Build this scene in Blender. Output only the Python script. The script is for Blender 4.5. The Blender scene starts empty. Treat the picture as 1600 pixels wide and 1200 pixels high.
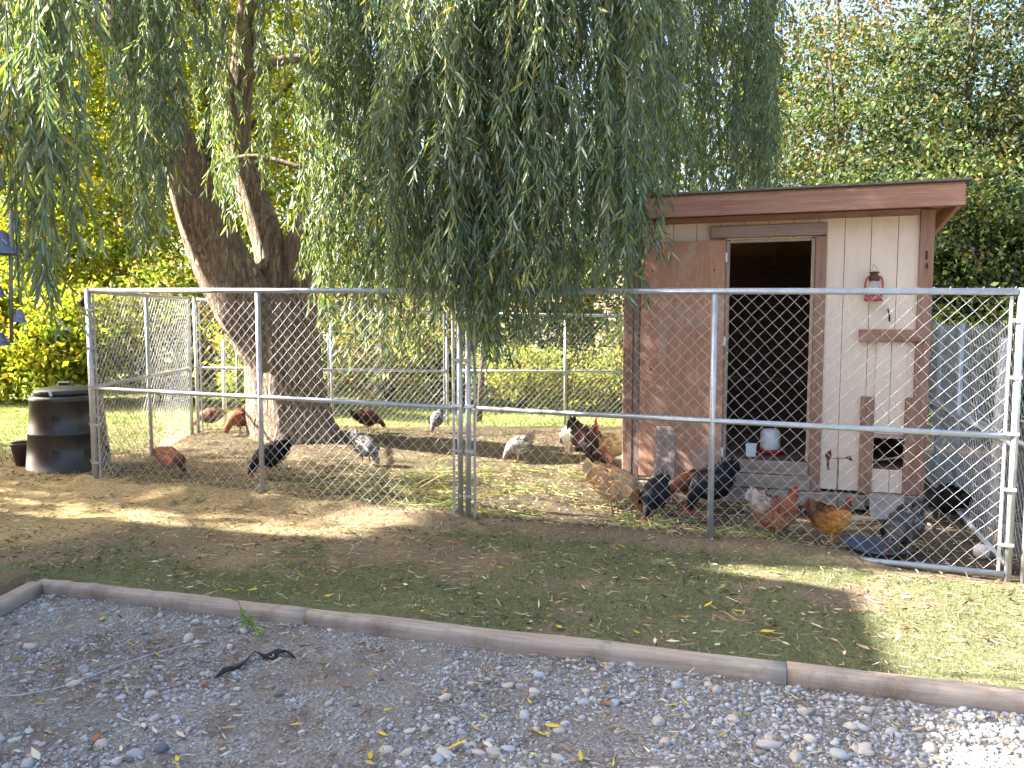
import bpy, bmesh, math, random
import numpy as np
from mathutils import Vector, Matrix, Euler

random.seed(7)
RNG = np.random.default_rng(11)
S = bpy.context.scene
COL = S.collection

# ---------------------------------------------------------------- camera, sky, sun, exposure
F_PX, CZ = 1244.0, 1.60                       # focal length in photo pixels (1600 wide), eye height
PITCH = math.atan(100 / F_PX)
cam_d = bpy.data.cameras.new('camera')
cam_d.sensor_width = 36.0
cam_d.lens = 36.0 * F_PX / 1600
cam_d.clip_start = 0.05
cam_d.clip_end = 1500
cam = bpy.data.objects.new('camera', cam_d)
cam.location = (0, 0, CZ)
cam.rotation_euler = (math.pi / 2 - PITCH, 0, 0)
COL.objects.link(cam)
S.camera = cam

SUN_EL, SUN_AZ = math.radians(34), math.radians(-84)      # azimuth clockwise from +Y
SUN_DIR = Vector((math.cos(SUN_EL) * math.sin(SUN_AZ), math.cos(SUN_EL) * math.cos(SUN_AZ), math.sin(SUN_EL)))
W = bpy.data.worlds.new('World')
S.world = W
W.use_nodes = True
wn = W.node_tree.nodes
bg = wn['Background']
sky = wn.new('ShaderNodeTexSky')
sky.sky_type = 'NISHITA'
sky.sun_disc = False
sky.sun_elevation = SUN_EL
sky.sun_rotation = SUN_AZ
sky.air_density = 1.0
sky.dust_density = 5.0
sky.ozone_density = 1.0
W.node_tree.links.new(sky.outputs[0], bg.inputs[0])
bg.inputs[1].default_value = 0.077
sun_d = bpy.data.lights.new('sun', 'SUN')
sun_d.energy = 5.0
sun_d.angle = math.radians(0.53)
sun_d.color = (1.0, 0.93, 0.82)
sun = bpy.data.objects.new('sun', sun_d)
sun.rotation_euler = (-SUN_DIR).to_track_quat('-Z', 'Y').to_euler()
sun.location = (-20, 3, 15)
COL.objects.link(sun)
S.view_settings.view_transform = 'Standard'
S.view_settings.look = 'None'
S.view_settings.exposure = 3.08
S.view_settings.gamma = 1.0
S.view_settings.use_curve_mapping = False
S.cycles.max_bounces = 8
S.cycles.diffuse_bounces = 4
S.cycles.transmission_bounces = 6
S.cycles.transparent_max_bounces = 8

# ---------------------------------------------------------------- helpers
cP, sP = math.cos(PITCH), math.sin(PITCH)
def at(u, v, Y):                              # the world point at depth Y seen at photo pixel (u, v)
    a = (u - 800) / F_PX; b = (600 - v) / F_PX
    d = (a, cP + b * sP, -sP + b * cP)
    return Vector((d[0] / d[1] * Y, Y, CZ + d[2] / d[1] * Y))
def onground(u, v, z=0.0):
    a = (u - 800) / F_PX; b = (600 - v) / F_PX
    d = (a, cP + b * sP, -sP + b * cP)
    t = (z - CZ) / d[2]
    return Vector((d[0] * t, d[1] * t, z))

_lat = {}
def vn(x, y, scale, seed):
    if seed not in _lat:
        _lat[seed] = np.random.default_rng(seed).random((256, 256))
    L = _lat[seed]
    X = np.asarray(x, float) / scale + 1000.3; Y = np.asarray(y, float) / scale + 1000.7
    i = np.floor(X).astype(int); j = np.floor(Y).astype(int)
    fx = X - i; fy = Y - j
    fx = fx * fx * (3 - 2 * fx); fy = fy * fy * (3 - 2 * fy)
    i0 = i % 256; i1 = (i + 1) % 256; j0 = j % 256; j1 = (j + 1) % 256
    return (L[i0, j0] * (1 - fx) + L[i1, j0] * fx) * (1 - fy) + (L[i0, j1] * (1 - fx) + L[i1, j1] * fx) * fy
def fbm(x, y, scale, seed, n=4):
    t = 0; a = 1; s = 0
    for k in range(n):
        t = t + a * vn(x, y, scale / 2 ** k, seed + k); s += a; a *= .55
    return t / s
def sstep(a, b, x):
    t = np.clip((np.asarray(x, float) - a) / (b - a), 0, 1)
    return t * t * (3 - 2 * t)

# timber edge: straight line from its left corner
TC = np.array([-2.82, 4.70]); TD = np.array([1.759 + 2.82, 3.355 - 4.70]); TD = TD / np.linalg.norm(TD)
TN = np.array([-TD[1], TD[0]])               # towards the grass
def side_t(x, y):                            # signed distance beyond the timber (positive = grass)
    return (np.asarray(x) - TC[0]) * TN[0] + (np.asarray(y) - TC[1]) * TN[1]
FL = np.array([-3.874, 7.291]); FR = np.array([3.137, 4.887])
FD = (FR - FL) / np.linalg.norm(FR - FL); FN = np.array([-FD[1], FD[0]])
def side_f(x, y):
    return (np.asarray(x) - FL[0]) * FN[0] + (np.asarray(y) - FL[1]) * FN[1]
def along_f(x, y):
    return (np.asarray(x) - FL[0]) * FD[0] + (np.asarray(y) - FL[1]) * FD[1]
def gz(x, y):
    x = np.asarray(x, float); y = np.asarray(y, float)
    z = 0.012 - .0145 * np.clip(x, -6, 5)
    z = z - .12 * sstep(10.5, 14, y) * sstep(-3.5, 0, x)
    z = z + (fbm(x, y, 1.3, 40, 3) - .5) * .05 + (fbm(x, y, .25, 50, 3) - .5) * .03
    st = side_t(x, y)
    gr = (1 - sstep(-.05, .02, st)) * sstep(-2.95, -2.85, x) 
    z = z * (1 - gr) + (-.075) * gr
    # litter banked up against the fence
    sf = side_f(x, y); al = along_f(x, y)
    z = z + .075 * np.exp(-((sf - .02) / .15) ** 4) * (1 - sstep(6.3, 6.9, al)) * (al > -.2) * (.85 + .3 * vn(x, y, .3, 44))
    # mound round the willow's foot
    z = z + .10 * np.exp(-(((x + 2.75) / 1.5) ** 2 + ((y - 10.2) / 1.0) ** 2))
    return z
def gzf(x, y): return float(gz(x, y))

def props(o, label=None, cat=None, group=None, kind=None):
    if label: o['label'] = label
    if cat: o['category'] = cat
    if group: o['group'] = group
    if kind: o['kind'] = kind
    return o
def thing(name, label, cat, loc=(0, 0, 0), rz=0, group=None):
    o = bpy.data.objects.new(name, None)
    o.empty_display_size = .1
    COL.objects.link(o); o.location = loc; o.rotation_euler = (0, 0, rz)
    return props(o, label, cat, group)
def link(name, me, m=None, parent=None):
    if m is not None and len(me.materials) == 0: me.materials.append(m)
    o = bpy.data.objects.new(name, me); COL.objects.link(o); o.parent = parent
    return o
def npmesh(name, V, F, col=None, smooth=False, attr='Col'):
    V = np.asarray(V, np.float32); F = np.asarray(F, np.int32)
    me = bpy.data.meshes.new(name); k = F.shape[1]; n = F.shape[0]
    me.vertices.add(len(V)); me.vertices.foreach_set('co', V.ravel())
    me.loops.add(n * k); me.loops.foreach_set('vertex_index', F.ravel())
    me.polygons.add(n); me.polygons.foreach_set('loop_start', np.arange(0, n * k, k, dtype=np.int32))
    try: me.polygons.foreach_set('loop_total', np.full(n, k, np.int32))
    except Exception: pass
    if smooth: me.polygons.foreach_set('use_smooth', np.ones(n, bool))
    me.update(calc_edges=True)
    if col is not None:
        c = np.ones((len(V), 4), np.float32); c[:, :3] = col
        a = me.color_attributes.new(attr, 'FLOAT_COLOR', 'POINT'); a.data.foreach_set('color', c.ravel())
    return me

class MB:
    """collects shapes for one mesh"""
    def __init__(s): s.v = []; s.f = []; s.sm = []
    def add(s, vs, fs, smooth=False):
        b = len(s.v); s.v += [tuple(v) for v in vs]
        s.f += [tuple(b + i for i in f) for f in fs]; s.sm += [smooth] * len(fs)
        return s
    def box(s, x0, x1, y0, y1, z0, z1, M=None, bev=0.0, jit=0.0):
        xs = (min(x0, x1), max(x0, x1)); ys = (min(y0, y1), max(y0, y1)); zs = (min(z0, z1), max(z0, z1))
        bev = min(bev, .45 * (xs[1] - xs[0]), .45 * (ys[1] - ys[0]), .45 * (zs[1] - zs[0]))
        if bev <= 0:
            vs = [Vector((x, y, z)) for z in zs for y in ys for x in xs]
            fs = [(0, 2, 3, 1), (4, 5, 7, 6), (0, 1, 5, 4), (2, 6, 7, 3), (0, 4, 6, 2), (1, 3, 7, 5)]
        else:
            bm = bmesh.new()
            bmesh.ops.create_cube(bm, size=1)
            for v in bm.verts:
                v.co = Vector(((xs[0] + xs[1]) / 2 + v.co.x * (xs[1] - xs[0]), (ys[0] + ys[1]) / 2 + v.co.y * (ys[1] - ys[0]), (zs[0] + zs[1]) / 2 + v.co.z * (zs[1] - zs[0])))
            bmesh.ops.bevel(bm, geom=bm.edges[:], offset=bev, segments=1, affect='EDGES')
            bm.verts.index_update()
            vs = [v.co.copy() for v in bm.verts]; fs = [tuple(v.index for v in f.verts) for f in bm.faces]
            bm.free()
        if jit: vs = [v + Vector((random.uniform(-jit, jit), random.uniform(-jit, jit), random.uniform(-jit, jit))) for v in vs]
        if M is not None: vs = [M @ v for v in vs]
        return s.add(vs, fs)
    def tube(s, pts, rad, n=8, caps=True, smooth=True, rfun=None):
        pts = [Vector(p) for p in pts]
        if not hasattr(rad, '__len__'): rad = [rad] * len(pts)
        t0 = (pts[1] - pts[0]).normalized()
        up = Vector((0, 0, 1)) if abs(t0.z) < .9 else Vector((1, 0, 0))
        a = t0.cross(up).normalized()
        vs = []
        for i, p in enumerate(pts):
            if i == 0: t = t0
            elif i == len(pts) - 1: t = (pts[i] - pts[i - 1]).normalized()
            else: t = (pts[i + 1] - pts[i - 1]).normalized()
            a = (a - t * a.dot(t)).normalized(); b = t.cross(a)
            for k in range(n):
                th = 2 * math.pi * k / n
                r = rad[i] * (rfun(th, i, p) if rfun else 1)
                vs.append(p + a * (math.cos(th) * r) + b * (math.sin(th) * r))
        fs = [(i * n + k, i * n + (k + 1) % n, (i + 1) * n + (k + 1) % n, (i + 1) * n + k) for i in range(len(pts) - 1) for k in range(n)]
        if caps: fs += [tuple(range(n - 1, -1, -1)), tuple((len(pts) - 1) * n + k for k in range(n))]
        return s.add(vs, fs, smooth)
    def lathe(s, prof, c=(0, 0, 0), n=20, sx=1, sy=1, smooth=True, M=None):
        vs = []
        for r, z in prof:
            for k in range(n):
                th = 2 * math.pi * k / n
                v = Vector((c[0] + math.cos(th) * r * sx, c[1] + math.sin(th) * r * sy, c[2] + z))
                vs.append(M @ v if M else v)
        m = len(prof)
        fs = [(i * n + k, i * n + (k + 1) % n, (i + 1) * n + (k + 1) % n, (i + 1) * n + k) for i in range(m - 1) for k in range(n)]
        if prof[0][0] > 1e-5: fs.append(tuple(range(n - 1, -1, -1)))
        if prof[-1][0] > 1e-5: fs.append(tuple((m - 1) * n + k for k in range(n)))
        return s.add(vs, fs, smooth)
    def prism(s, outline, y0, y1, M=None):       # outline in x,z
        n = len(outline)
        vs = [Vector((x, y0, z)) for x, z in outline] + [Vector((x, y1, z)) for x, z in outline]
        if M is not None: vs = [M @ v for v in vs]
        return s.add(vs, [tuple(range(n)), tuple(range(2 * n - 1, n - 1, -1))] + [(i, i + n, (i + 1) % n + n, (i + 1) % n) for i in range(n)])
    def mesh(s, name):
        me = bpy.data.meshes.new(name); me.from_pydata([tuple(v) for v in s.v], [], s.f)
        me.polygons.foreach_set('use_smooth', s.sm); me.update()
        bm = bmesh.new(); bm.from_mesh(me); bmesh.ops.recalc_face_normals(bm, faces=bm.faces[:]); bm.to_mesh(me); bm.free()
        return me
    def build(s, name, m, parent=None): return link(name, s.mesh(name), m, parent)

# ---------------------------------------------------------------- materials
def nodes_new(name):
    m = bpy.data.materials.new(name); m.use_nodes = True
    nt = m.node_tree; return m, nt, nt.nodes['Principled BSDF'], nt.nodes['Material Output']
def ramp(nt, fac, stops):
    r = nt.nodes.new('ShaderNodeValToRGB'); e = r.color_ramp.elements
    while len(e) < len(stops): e.new(.5)
    for i, (p, c) in enumerate(stops):
        e[i].position = p; e[i].color = (*c, 1)
    nt.links.new(fac, r.inputs[0]); return r.outputs[0]
def noise(nt, vec, scale, detail=4, rough=.6, dist=0):
    n = nt.nodes.new('ShaderNodeTexNoise'); n.inputs['Scale'].default_value = scale
    n.inputs['Detail'].default_value = detail; n.inputs['Roughness'].default_value = rough; n.inputs['Distortion'].default_value = dist
    if vec: nt.links.new(vec, n.inputs['Vector'])
    return n.outputs[0]
def mapping(nt, sc=(1, 1, 1), kind='Object', rot=(0, 0, 0)):
    tc = nt.nodes.new('ShaderNodeTexCoord'); mp = nt.nodes.new('ShaderNodeMapping')
    mp.inputs['Scale'].default_value = sc; mp.inputs['Rotation'].default_value = rot
    nt.links.new(tc.outputs[kind], mp.inputs[0]); return mp.outputs[0]
def mixc(nt, f, a, b, mode='MIX'):
    m = nt.nodes.new('ShaderNodeMix'); m.data_type = 'RGBA'; m.blend_type = mode
    if isinstance(f, (int, float)): m.inputs[0].default_value = f
    else: nt.links.new(f, m.inputs[0])
    for i, c in ((6, a), (7, b)):
        if isinstance(c, tuple): m.inputs[i].default_value = (*c, 1)
        else: nt.links.new(c, m.inputs[i])
    return m.outputs[2]
def bump(nt, bs, h, strength=.4, dist=.01):
    b = nt.nodes.new('ShaderNodeBump'); b.inputs['Strength'].default_value = strength; b.inputs['Distance'].default_value = dist
    nt.links.new(h, b.inputs['Height']); nt.links.new(b.outputs[0], bs.inputs['Normal'])
def mat(name, c1, c2=None, scale=8, rough=.7, metal=0, b=0.3, bscale=None, sc=(1, 1, 1), dist=.005, spec=.4, lo=.35, hi=.65):
    m, nt, bs, out = nodes_new(name)
    bs.inputs['Roughness'].default_value = rough; bs.inputs['Metallic'].default_value = metal
    bs.inputs['Specular IOR Level'].default_value = spec
    v = mapping(nt, sc)
    n = noise(nt, v, scale, 6)
    nt.links.new(ramp(nt, n, [(lo, c1), (hi, c2 or tuple(x * .7 for x in c1))]), bs.inputs['Base Color'])
    if b: bump(nt, bs, noise(nt, v, bscale or scale * 4, 4), b, dist)
    return m
def wood(name, c1, c2, c3, sc, rough=.8, b=.5, patch=None, pscale=2.5, plo=.52, phi=.62):
    """sc: stretched object scale, small along the grain"""
    m, nt, bs, out = nodes_new(name); bs.inputs['Roughness'].default_value = rough
    bs.inputs['Specular IOR Level'].default_value = .25
    v = mapping(nt, sc)
    g = noise(nt, v, 6, 8, .7, 1.2)
    c = ramp(nt, g, [(.3, c3), (.5, c1), (.7, c2)])
    w = noise(nt, mapping(nt), 2.2, 4)
    c = mixc(nt, w, c, mixc(nt, .5, c, c2), 'MIX')
    if patch:
        p = noise(nt, mapping(nt, (1, 1, .6)), pscale, 7, .75)
        c = mixc(nt, ramp(nt, p, [(plo, (0, 0, 0)), (phi, (1, 1, 1))]), c, patch)
    nt.links.new(c, bs.inputs['Base Color'])
    bump(nt, bs, g, b, .004)
    return m
def leafmat(name, transl=.45, rough=.45, tint=(1, 1, 1), spec=.4):
    m, nt, bs, out = nodes_new(name)
    a = nt.nodes.new('ShaderNodeVertexColor'); a.layer_name = 'Col'
    c = mixc(nt, 1.0, a.outputs[0], tint, 'MULTIPLY')
    nt.links.new(c, bs.inputs['Base Color']); bs.inputs['Roughness'].default_value = rough
    bs.inputs['Specular IOR Level'].default_value = spec
    if transl:
        t = nt.nodes.new('ShaderNodeBsdfTranslucent'); mx = nt.nodes.new('ShaderNodeMixShader')
        ty = mixc(nt, 1.0, c, (1.35, 1.25, .45), 'MULTIPLY')
        nt.links.new(ty, t.inputs[0]); mx.inputs[0].default_value = transl
        nt.links.new(bs.outputs[0], mx.inputs[1]); nt.links.new(t.outputs[0], mx.inputs[2]); nt.links.new(mx.outputs[0], out.inputs[0])
    return m

M_leaf = leafmat('leaf', .52, .6, (1.25, 1.22, 1.1), .2)
M_leaf_shaded = leafmat('shaded_leaf', .28, .6, (.82, .86, .86), .2)  # darker leaf copy: shade on the right-hand trees put into the tint
M_willow = leafmat('willow_leaf', .38, .38, (1, 1, 1), .6)
M_dry = leafmat('dry_blades', .15, .8, (1, 1, 1), .1)
M_twig = mat('twig_bark', (.10, .075, .03), (.16, .12, .04), 10, .8)
M_galv = mat('galvanised_steel', (.50, .53, .56), (.36, .38, .41), 14, .42, .55, .15, 60, lo=.3, hi=.7)
M_wire = mat('galvanised_wire', (.50, .51, .53), (.32, .32, .33), 9, .5, .35, 0)
M_rail_d = mat('weathered_steel', (.20, .19, .18), (.12, .11, .10), 12, .6, .4, .1)
M_cream = None

# bark
def barkmat(name, c1, c2, c3, s=1.0):
    m, nt, bs, out = nodes_new(name); bs.inputs['Roughness'].default_value = .9; bs.inputs['Specular IOR Level'].default_value = .15
    v = mapping(nt, (1, 1, .17))
    n1 = noise(nt, v, 9 * s, 6, .65, 1.5)
    vo = nt.nodes.new('ShaderNodeTexVoronoi'); vo.feature = 'DISTANCE_TO_EDGE'; vo.inputs['Scale'].default_value = 13 * s
    nt.links.new(mixc(nt, .20, v, n1, 'ADD'), vo.inputs['Vector'])
    h = nt.nodes.new('ShaderNodeMath'); h.operation = 'MULTIPLY'; h.inputs[1].default_value = 2.5
    nt.links.new(vo.outputs[0], h.inputs[0])
    ad = nt.nodes.new('ShaderNodeMath'); ad.operation = 'ADD'
    nt.links.new(h.outputs[0], ad.inputs[0]); nt.links.new(n1, ad.inputs[1])
    c = ramp(nt, ad.outputs[0], [(.35, c3), (.6, c1), (.95, c2)])
    nt.links.new(c, bs.inputs['Base Color'])
    bump(nt, bs, ad.outputs[0], .9, .03)
    return m
M_bark = barkmat('willow_bark', (.20, .145, .105), (.36, .285, .215), (.06, .04, .028), 1.2)
M_bark2 = barkmat('tree_bark', (.08, .065, .05), (.14, .12, .10), (.03, .024, .02), 1.5)

# ---------------------------------------------------------------- ground
def axis(lo, a, b, hi, step, grow=1.18):
    xs = list(np.arange(a, b, step)); s = step; x = xs[-1]
    while x < hi: s *= grow; x += s; xs.append(x)
    s = step; x = a; left = []
    while x > lo: s *= grow; x -= s; left.append(x)
    return np.array(left[::-1] + xs)
gx = axis(-300, -6.0, 5.0, 300, .05); gy = axis(-60, 2.4, 14.5, 500, .05)
GX, GY = np.meshgrid(gx, gy, indexing='ij')
GZ = gz(GX, GY)
def hillz(x, y):
    r = sstep(45, 170, y)
    return r * (6 + 7 * fbm(x, y, 60, 70, 4) + 9 * sstep(10, 80, x))
GZ = GZ + hillz(GX, GY)
def grassmask(x, y):
    """0 bare / dry, 1 green"""
    n = fbm(x, y, .55, 60, 5)
    base = np.full(np.shape(x), .5)
    sf = side_f(x, y)
    strip = (sf < -.15) & (side_t(x, y) > 0)
    g = np.where(strip, sstep(.46, .60, n + .08 * (vn(x, y, .09, 64) - .5) * 2 + .08 * sstep(-2.5, .5, x) - .20 * (1 - sstep(-3.4, -2.0, x)) + .10 * sstep(1, 2.4, x) + .14 * np.exp(-(side_t(x, y) / .35) ** 2)), 0)
    pen = (sf > -.15) & (y < 11.2 + .25 * (x + 4)) & (x > -4.25) & (x < 5)
    g = np.where(pen, .22 * sstep(.5, .65, n), g)
    lawn = (y > 11.2 + .25 * (x + 4)) | (x < -4.3) & (y > 7.6)
    g = np.where(lawn, .55 + .45 * sstep(.35, .5, n), g)
    g = np.where((x < -4.0) & (y <= 9.0), g * .5 * sstep(7.6, 9, y) , g)
    return g
GM = grassmask(GX, GY)
dn = fbm(GX, GY, .35, 80, 5); dn2 = fbm(GX, GY, 2.2, 90, 3)
dirt = np.stack([.125 + .11 * dn, .100 + .086 * dn, .070 + .055 * dn], -1)
straw = np.stack([.30 + .12 * dn, .235 + .09 * dn, .13 + .05 * dn], -1)
green = np.stack([.095 + .07 * dn, .105 + .07 * dn, .055 + .035 * dn], -1)
lawnc = np.stack([.13 + .09 * dn, .165 + .08 * dn, .05 + .03 * dn], -1)
leftm = (1 - sstep(-3.0, -.8, GX))[..., None] * (sstep(.42, .6, dn2 + .08))[..., None]
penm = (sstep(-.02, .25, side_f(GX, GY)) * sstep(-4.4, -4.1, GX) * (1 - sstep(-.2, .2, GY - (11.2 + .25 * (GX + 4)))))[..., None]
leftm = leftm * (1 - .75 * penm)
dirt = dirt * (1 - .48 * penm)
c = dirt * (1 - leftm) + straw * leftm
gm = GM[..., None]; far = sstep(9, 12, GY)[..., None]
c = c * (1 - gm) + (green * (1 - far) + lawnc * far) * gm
hm = sstep(40, 70, GY)[..., None]
c = c * (1 - hm) + np.stack([.15 + .08 * dn2, .13 + .05 * dn2, .08 + .04 * dn2], -1) * hm
V = np.stack([GX, GY, GZ], -1).reshape(-1, 3)
nx, ny = GX.shape
idx = np.arange(nx * ny).reshape(nx, ny)
F = np.stack([idx[:-1, :-1], idx[1:, :-1], idx[1:, 1:], idx[:-1, 1:]], -1).reshape(-1, 4)
mg, nt, bs, out = nodes_new('soil_and_turf')
a = nt.nodes.new('ShaderNodeVertexColor'); a.layer_name = 'Col'
n1 = noise(nt, mapping(nt), 45, 8, .75); n2 = noise(nt, mapping(nt, (1, 2.2, 1)), 140, 4, .7)
cc = mixc(nt, .75, a.outputs[0], ramp(nt, n1, [(.3, (.35, .33, .3)), (.5, (.95, .95, .95)), (.72, (1.9, 1.8, 1.6))]), 'MULTIPLY')
cc = mixc(nt, .5, cc, ramp(nt, n2, [(.3, (.5, .5, .5)), (.7, (1.5, 1.45, 1.35))]), 'MULTIPLY')
nt.links.new(cc, bs.inputs['Base Color']); bs.inputs['Roughness'].default_value = .95; bs.inputs['Specular IOR Level'].default_value = .1
bump(nt, bs, n1, .8, .02)
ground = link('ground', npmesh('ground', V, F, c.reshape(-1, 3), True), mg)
props(ground, kind='structure')

# gravel yard sheet
xs = np.arange(-2.86, 6.0, .06); ys = np.arange(-4, 5.0, .06)
PX, PY = np.meshgrid(xs, ys, indexing='ij')
lim = TC[1] + (PX - TC[0]) * TD[1] / TD[0] + .03
PYc = np.minimum(PY, lim)
PZ = -.035 + (fbm(PX, PYc, .5, 30, 3) - .5) * .03 + (fbm(PX, PYc, .09, 35, 2) - .5) * .012
V = np.stack([PX, PYc, PZ], -1).reshape(-1, 3)
idx = np.arange(PX.size).reshape(PX.shape)
F = np.stack([idx[:-1, :-1], idx[1:, :-1], idx[1:, 1:], idx[:-1, 1:]], -1)
ok = ~((PY[:-1, :-1] >= lim[:-1, :-1]) & (PY[:-1, 1:] >= lim[:-1, 1:]))
F = F[ok].reshape(-1, 4)
mgr, nt, bs, out = nodes_new('crushed_gravel')
v = mapping(nt)
vo = nt.nodes.new('ShaderNodeTexVoronoi'); vo.inputs['Scale'].default_value = 85; nt.links.new(v, vo.inputs['Vector'])
n1 = noise(nt, v, 3.2, 6, .7); n2 = noise(nt, v, 260, 3, .7)
sep = nt.nodes.new('ShaderNodeSeparateColor'); nt.links.new(vo.outputs['Color'], sep.inputs[0])
st = ramp(nt, sep.outputs[0], [(0, (.13, .125, .12)), (.5, (.21, .205, .20)), (1, (.33, .33, .335))])
du = ramp(nt, n2, [(.3, (.10, .082, .065)), (.7, (.26, .235, .21))])
n5 = noise(nt, v, 2.1, 5, .65)
du = mixc(nt, ramp(nt, n5, [(.5, (0, 0, 0)), (.62, (1, 1, 1))]), du, (.085, .062, .045))
cc = mixc(nt, ramp(nt, n1, [(.42, (.15, .15, .15)), (.6, (.8, .8, .8))]), st, du)
nt.links.new(cc, bs.inputs['Base Color']); bs.inputs['Roughness'].default_value = .9; bs.inputs['Specular IOR Level'].default_value = .2
inv = nt.nodes.new('ShaderNodeMath'); inv.operation = 'SUBTRACT'; inv.inputs[0].default_value = 1; nt.links.new(vo.outputs['Distance'], inv.inputs[1])
bump(nt, bs, inv.outputs[0], .7, .012)
gravel = link('gravel_yard', npmesh('gravel_yard', V, F, None, True), mgr)
props(gravel, kind='structure')
def grz(x, y): return -.035 + (fbm(x, y, .5, 30, 3) - .5) * .03 + (fbm(x, y, .09, 35, 2) - .5) * .012

# stones
def ico(sub):
    bm = bmesh.new(); bmesh.ops.create_icosphere(bm, subdivisions=sub, radius=1)
    v = np.array([x.co[:] for x in bm.verts]); bm.faces.ensure_lookup_table()
    f = np.array([[q.index for q in x.verts] for x in bm.faces]); bm.free(); return v, f
IV1, IF1 = ico(1); IV2, IF2 = ico(2)
M_stone = leafmat('stone', 0, .85, (1, 1, 1), .25)
nt = M_stone.node_tree
bsn = nt.nodes['Principled BSDF']; bump(nt, bsn, noise(nt, mapping(nt), 160, 5, .7), .4, .004)
lk = bsn.inputs['Base Color'].links[0].from_socket
nt.links.new(mixc(nt, .6, lk, ramp(nt, noise(nt, mapping(nt), 70, 5, .7), [(.3, (.6, .6, .6)), (.7, (1.35, 1.35, 1.35))]), 'MULTIPLY'), bsn.inputs['Base Color'])
def stonecol(n):
    t = RNG.random(n)[:, None]; k = RNG.random(n)[:, None]
    c = np.array([.22, .225, .235]) * (1 - t) + np.array([.45, .465, .49]) * t
    return np.where(k > .82, c * np.array([1.05, .92, .78]), c) * np.where(k < .08, .5, 1)
def rotz_rand(n): 
    a = RNG.random(n) * 2 * np.pi; return np.cos(a), np.sin(a)
def pebbles(P, R, sub=(IV1, IF1), jit=.18):
    n = len(P); v0, f0 = sub
    sc = np.stack([R * RNG.uniform(.8, 1.3, n), R * RNG.uniform(.7, 1.05, n), R * RNG.uniform(.45, .8, n)], -1)
    v = v0[None] * (1 + RNG.uniform(-jit, jit, (n, len(v0), 1))) * sc[:, None]
    ca, sa = rotz_rand(n); ca = ca[:, None]; sa = sa[:, None]
    tl = RNG.normal(0, .25, (n, 1))
    x = v[..., 0] * ca - v[..., 1] * sa; y = v[..., 0] * sa + v[..., 1] * ca; z = v[..., 2] + x * tl
    V = np.stack([x, y, z], -1) + P[:, None]
    F = f0[None] + (np.arange(n) * len(v0))[:, None, None]
    C = np.repeat(stonecol(n)[:, None], len(v0), 1)
    return V.reshape(-1, 3), F.reshape(-1, 3), C.reshape(-1, 3)
def in_yard(x, y): return (x > -2.80) & (side_t(x, y) < -.058)
N = 60000
yy = 2.45 + 2.3 * RNG.random(N) ** 1.15; xx = RNG.uniform(-2.9, 4.0, N)
dens = sstep(.36, .55, fbm(xx, yy, .7, 140, 4) + .10 * sstep(-1.5, 1, xx) - .06 * (1 - sstep(-2, -1, xx)) * sstep(3.3, 4, yy))
dens = np.where(-side_t(xx, yy) < .22, np.maximum(dens, .5), dens)
keep = in_yard(xx, yy) & (RNG.random(N) < dens * .8 + .10) & (np.abs(xx) < .72 * yy)
xx, yy = xx[keep], yy[keep]; n = len(xx)
R = np.clip(RNG.lognormal(math.log(.0058), .45, n) * (1 + .25 * sstep(0, 2, xx)), .003, .019)
P = np.stack([xx, yy, grz(xx, yy) + R * .15], -1)
o = link('gravel', npmesh('gravel', *pebbles(P, R)), M_stone, gravel); props(o, kind='stuff')
# the bigger stones, one object each
ST = []
for k in range(8):
    v = IV2 * (1 + RNG.uniform(-.07, .07, (len(IV2), 1)))
    ax = RNG.normal(0, 1, (5, 3)); ax /= np.linalg.norm(ax, axis=1)[:, None]
    for q in ax:
        d = v @ q; v = v - np.outer(np.maximum(d - .72, 0), q)
    if k < 4: vv, ff = v, IF2
    else:
        vv = IV1 * (1 + RNG.uniform(-.15, .15, (len(IV1), 1))); ff = IF1
    col = np.repeat(stonecol(1) * 1.08, len(vv), 0)
    ST.append(npmesh('stone', vv, ff, col, k < 4)); ST[-1].materials.append(M_stone)
big = [(1200, 1163, .050), (1235, 1160, .0), (1310, 1180, .045), (1060, 1030, .03), (960, 1097, .026), (912, 1095, .030), (1080, 1092, .022), (985, 1040, .022), (897, 1040, .02), (1315, 1130, .028), (1345, 1137, .03), (435, 1082, .024), (595, 1062, .016), (735, 1068, .022), (760, 1066, .02), (794, 1070, .026), (725, 1103, .02), (712, 1122, .022), (665, 1140, .022), (668, 1142, .0), (1400, 1150, .03), (1350, 1172, .034), (1145, 1120, .028), (1040, 1160, .03), (370, 1075, .018), (515, 985, .018), (1575, 1110, .0), (274, 951, .014), (80, 955, .02)]
cnt = 0
def put_stone(x, y, r):
    global cnt
    o = bpy.data.objects.new('stone', ST[random.randrange(8)]); COL.objects.link(o); o.parent = gravel
    o.location = (x, y, float(grz(x, y)) + r * .12)
    o.scale = (r * random.uniform(.9, 1.3), r * random.uniform(.7, 1), r * random.uniform(.45, .75)); o.rotation_euler = (random.uniform(-.3, .3), random.uniform(-.3, .3), random.uniform(0, 6.28)); cnt += 1
for u, v, r in big:
    if r > 0:
        p = onground(u, v, -.03); put_stone(p.x, p.y, r)
while cnt < 298:
    y = 2.5 + 2.0 * random.random() ** 1.5; x = random.uniform(-.68 * y, .68 * y)
    if not in_yard(x, y) or fbm(x, y, .7, 140, 4) + .10 * float(sstep(-1.5, 1, x)) < .43: continue
    put_stone(x, y, random.uniform(.013, .023) if random.random() < .78 else random.uniform(.023, .036))

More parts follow.
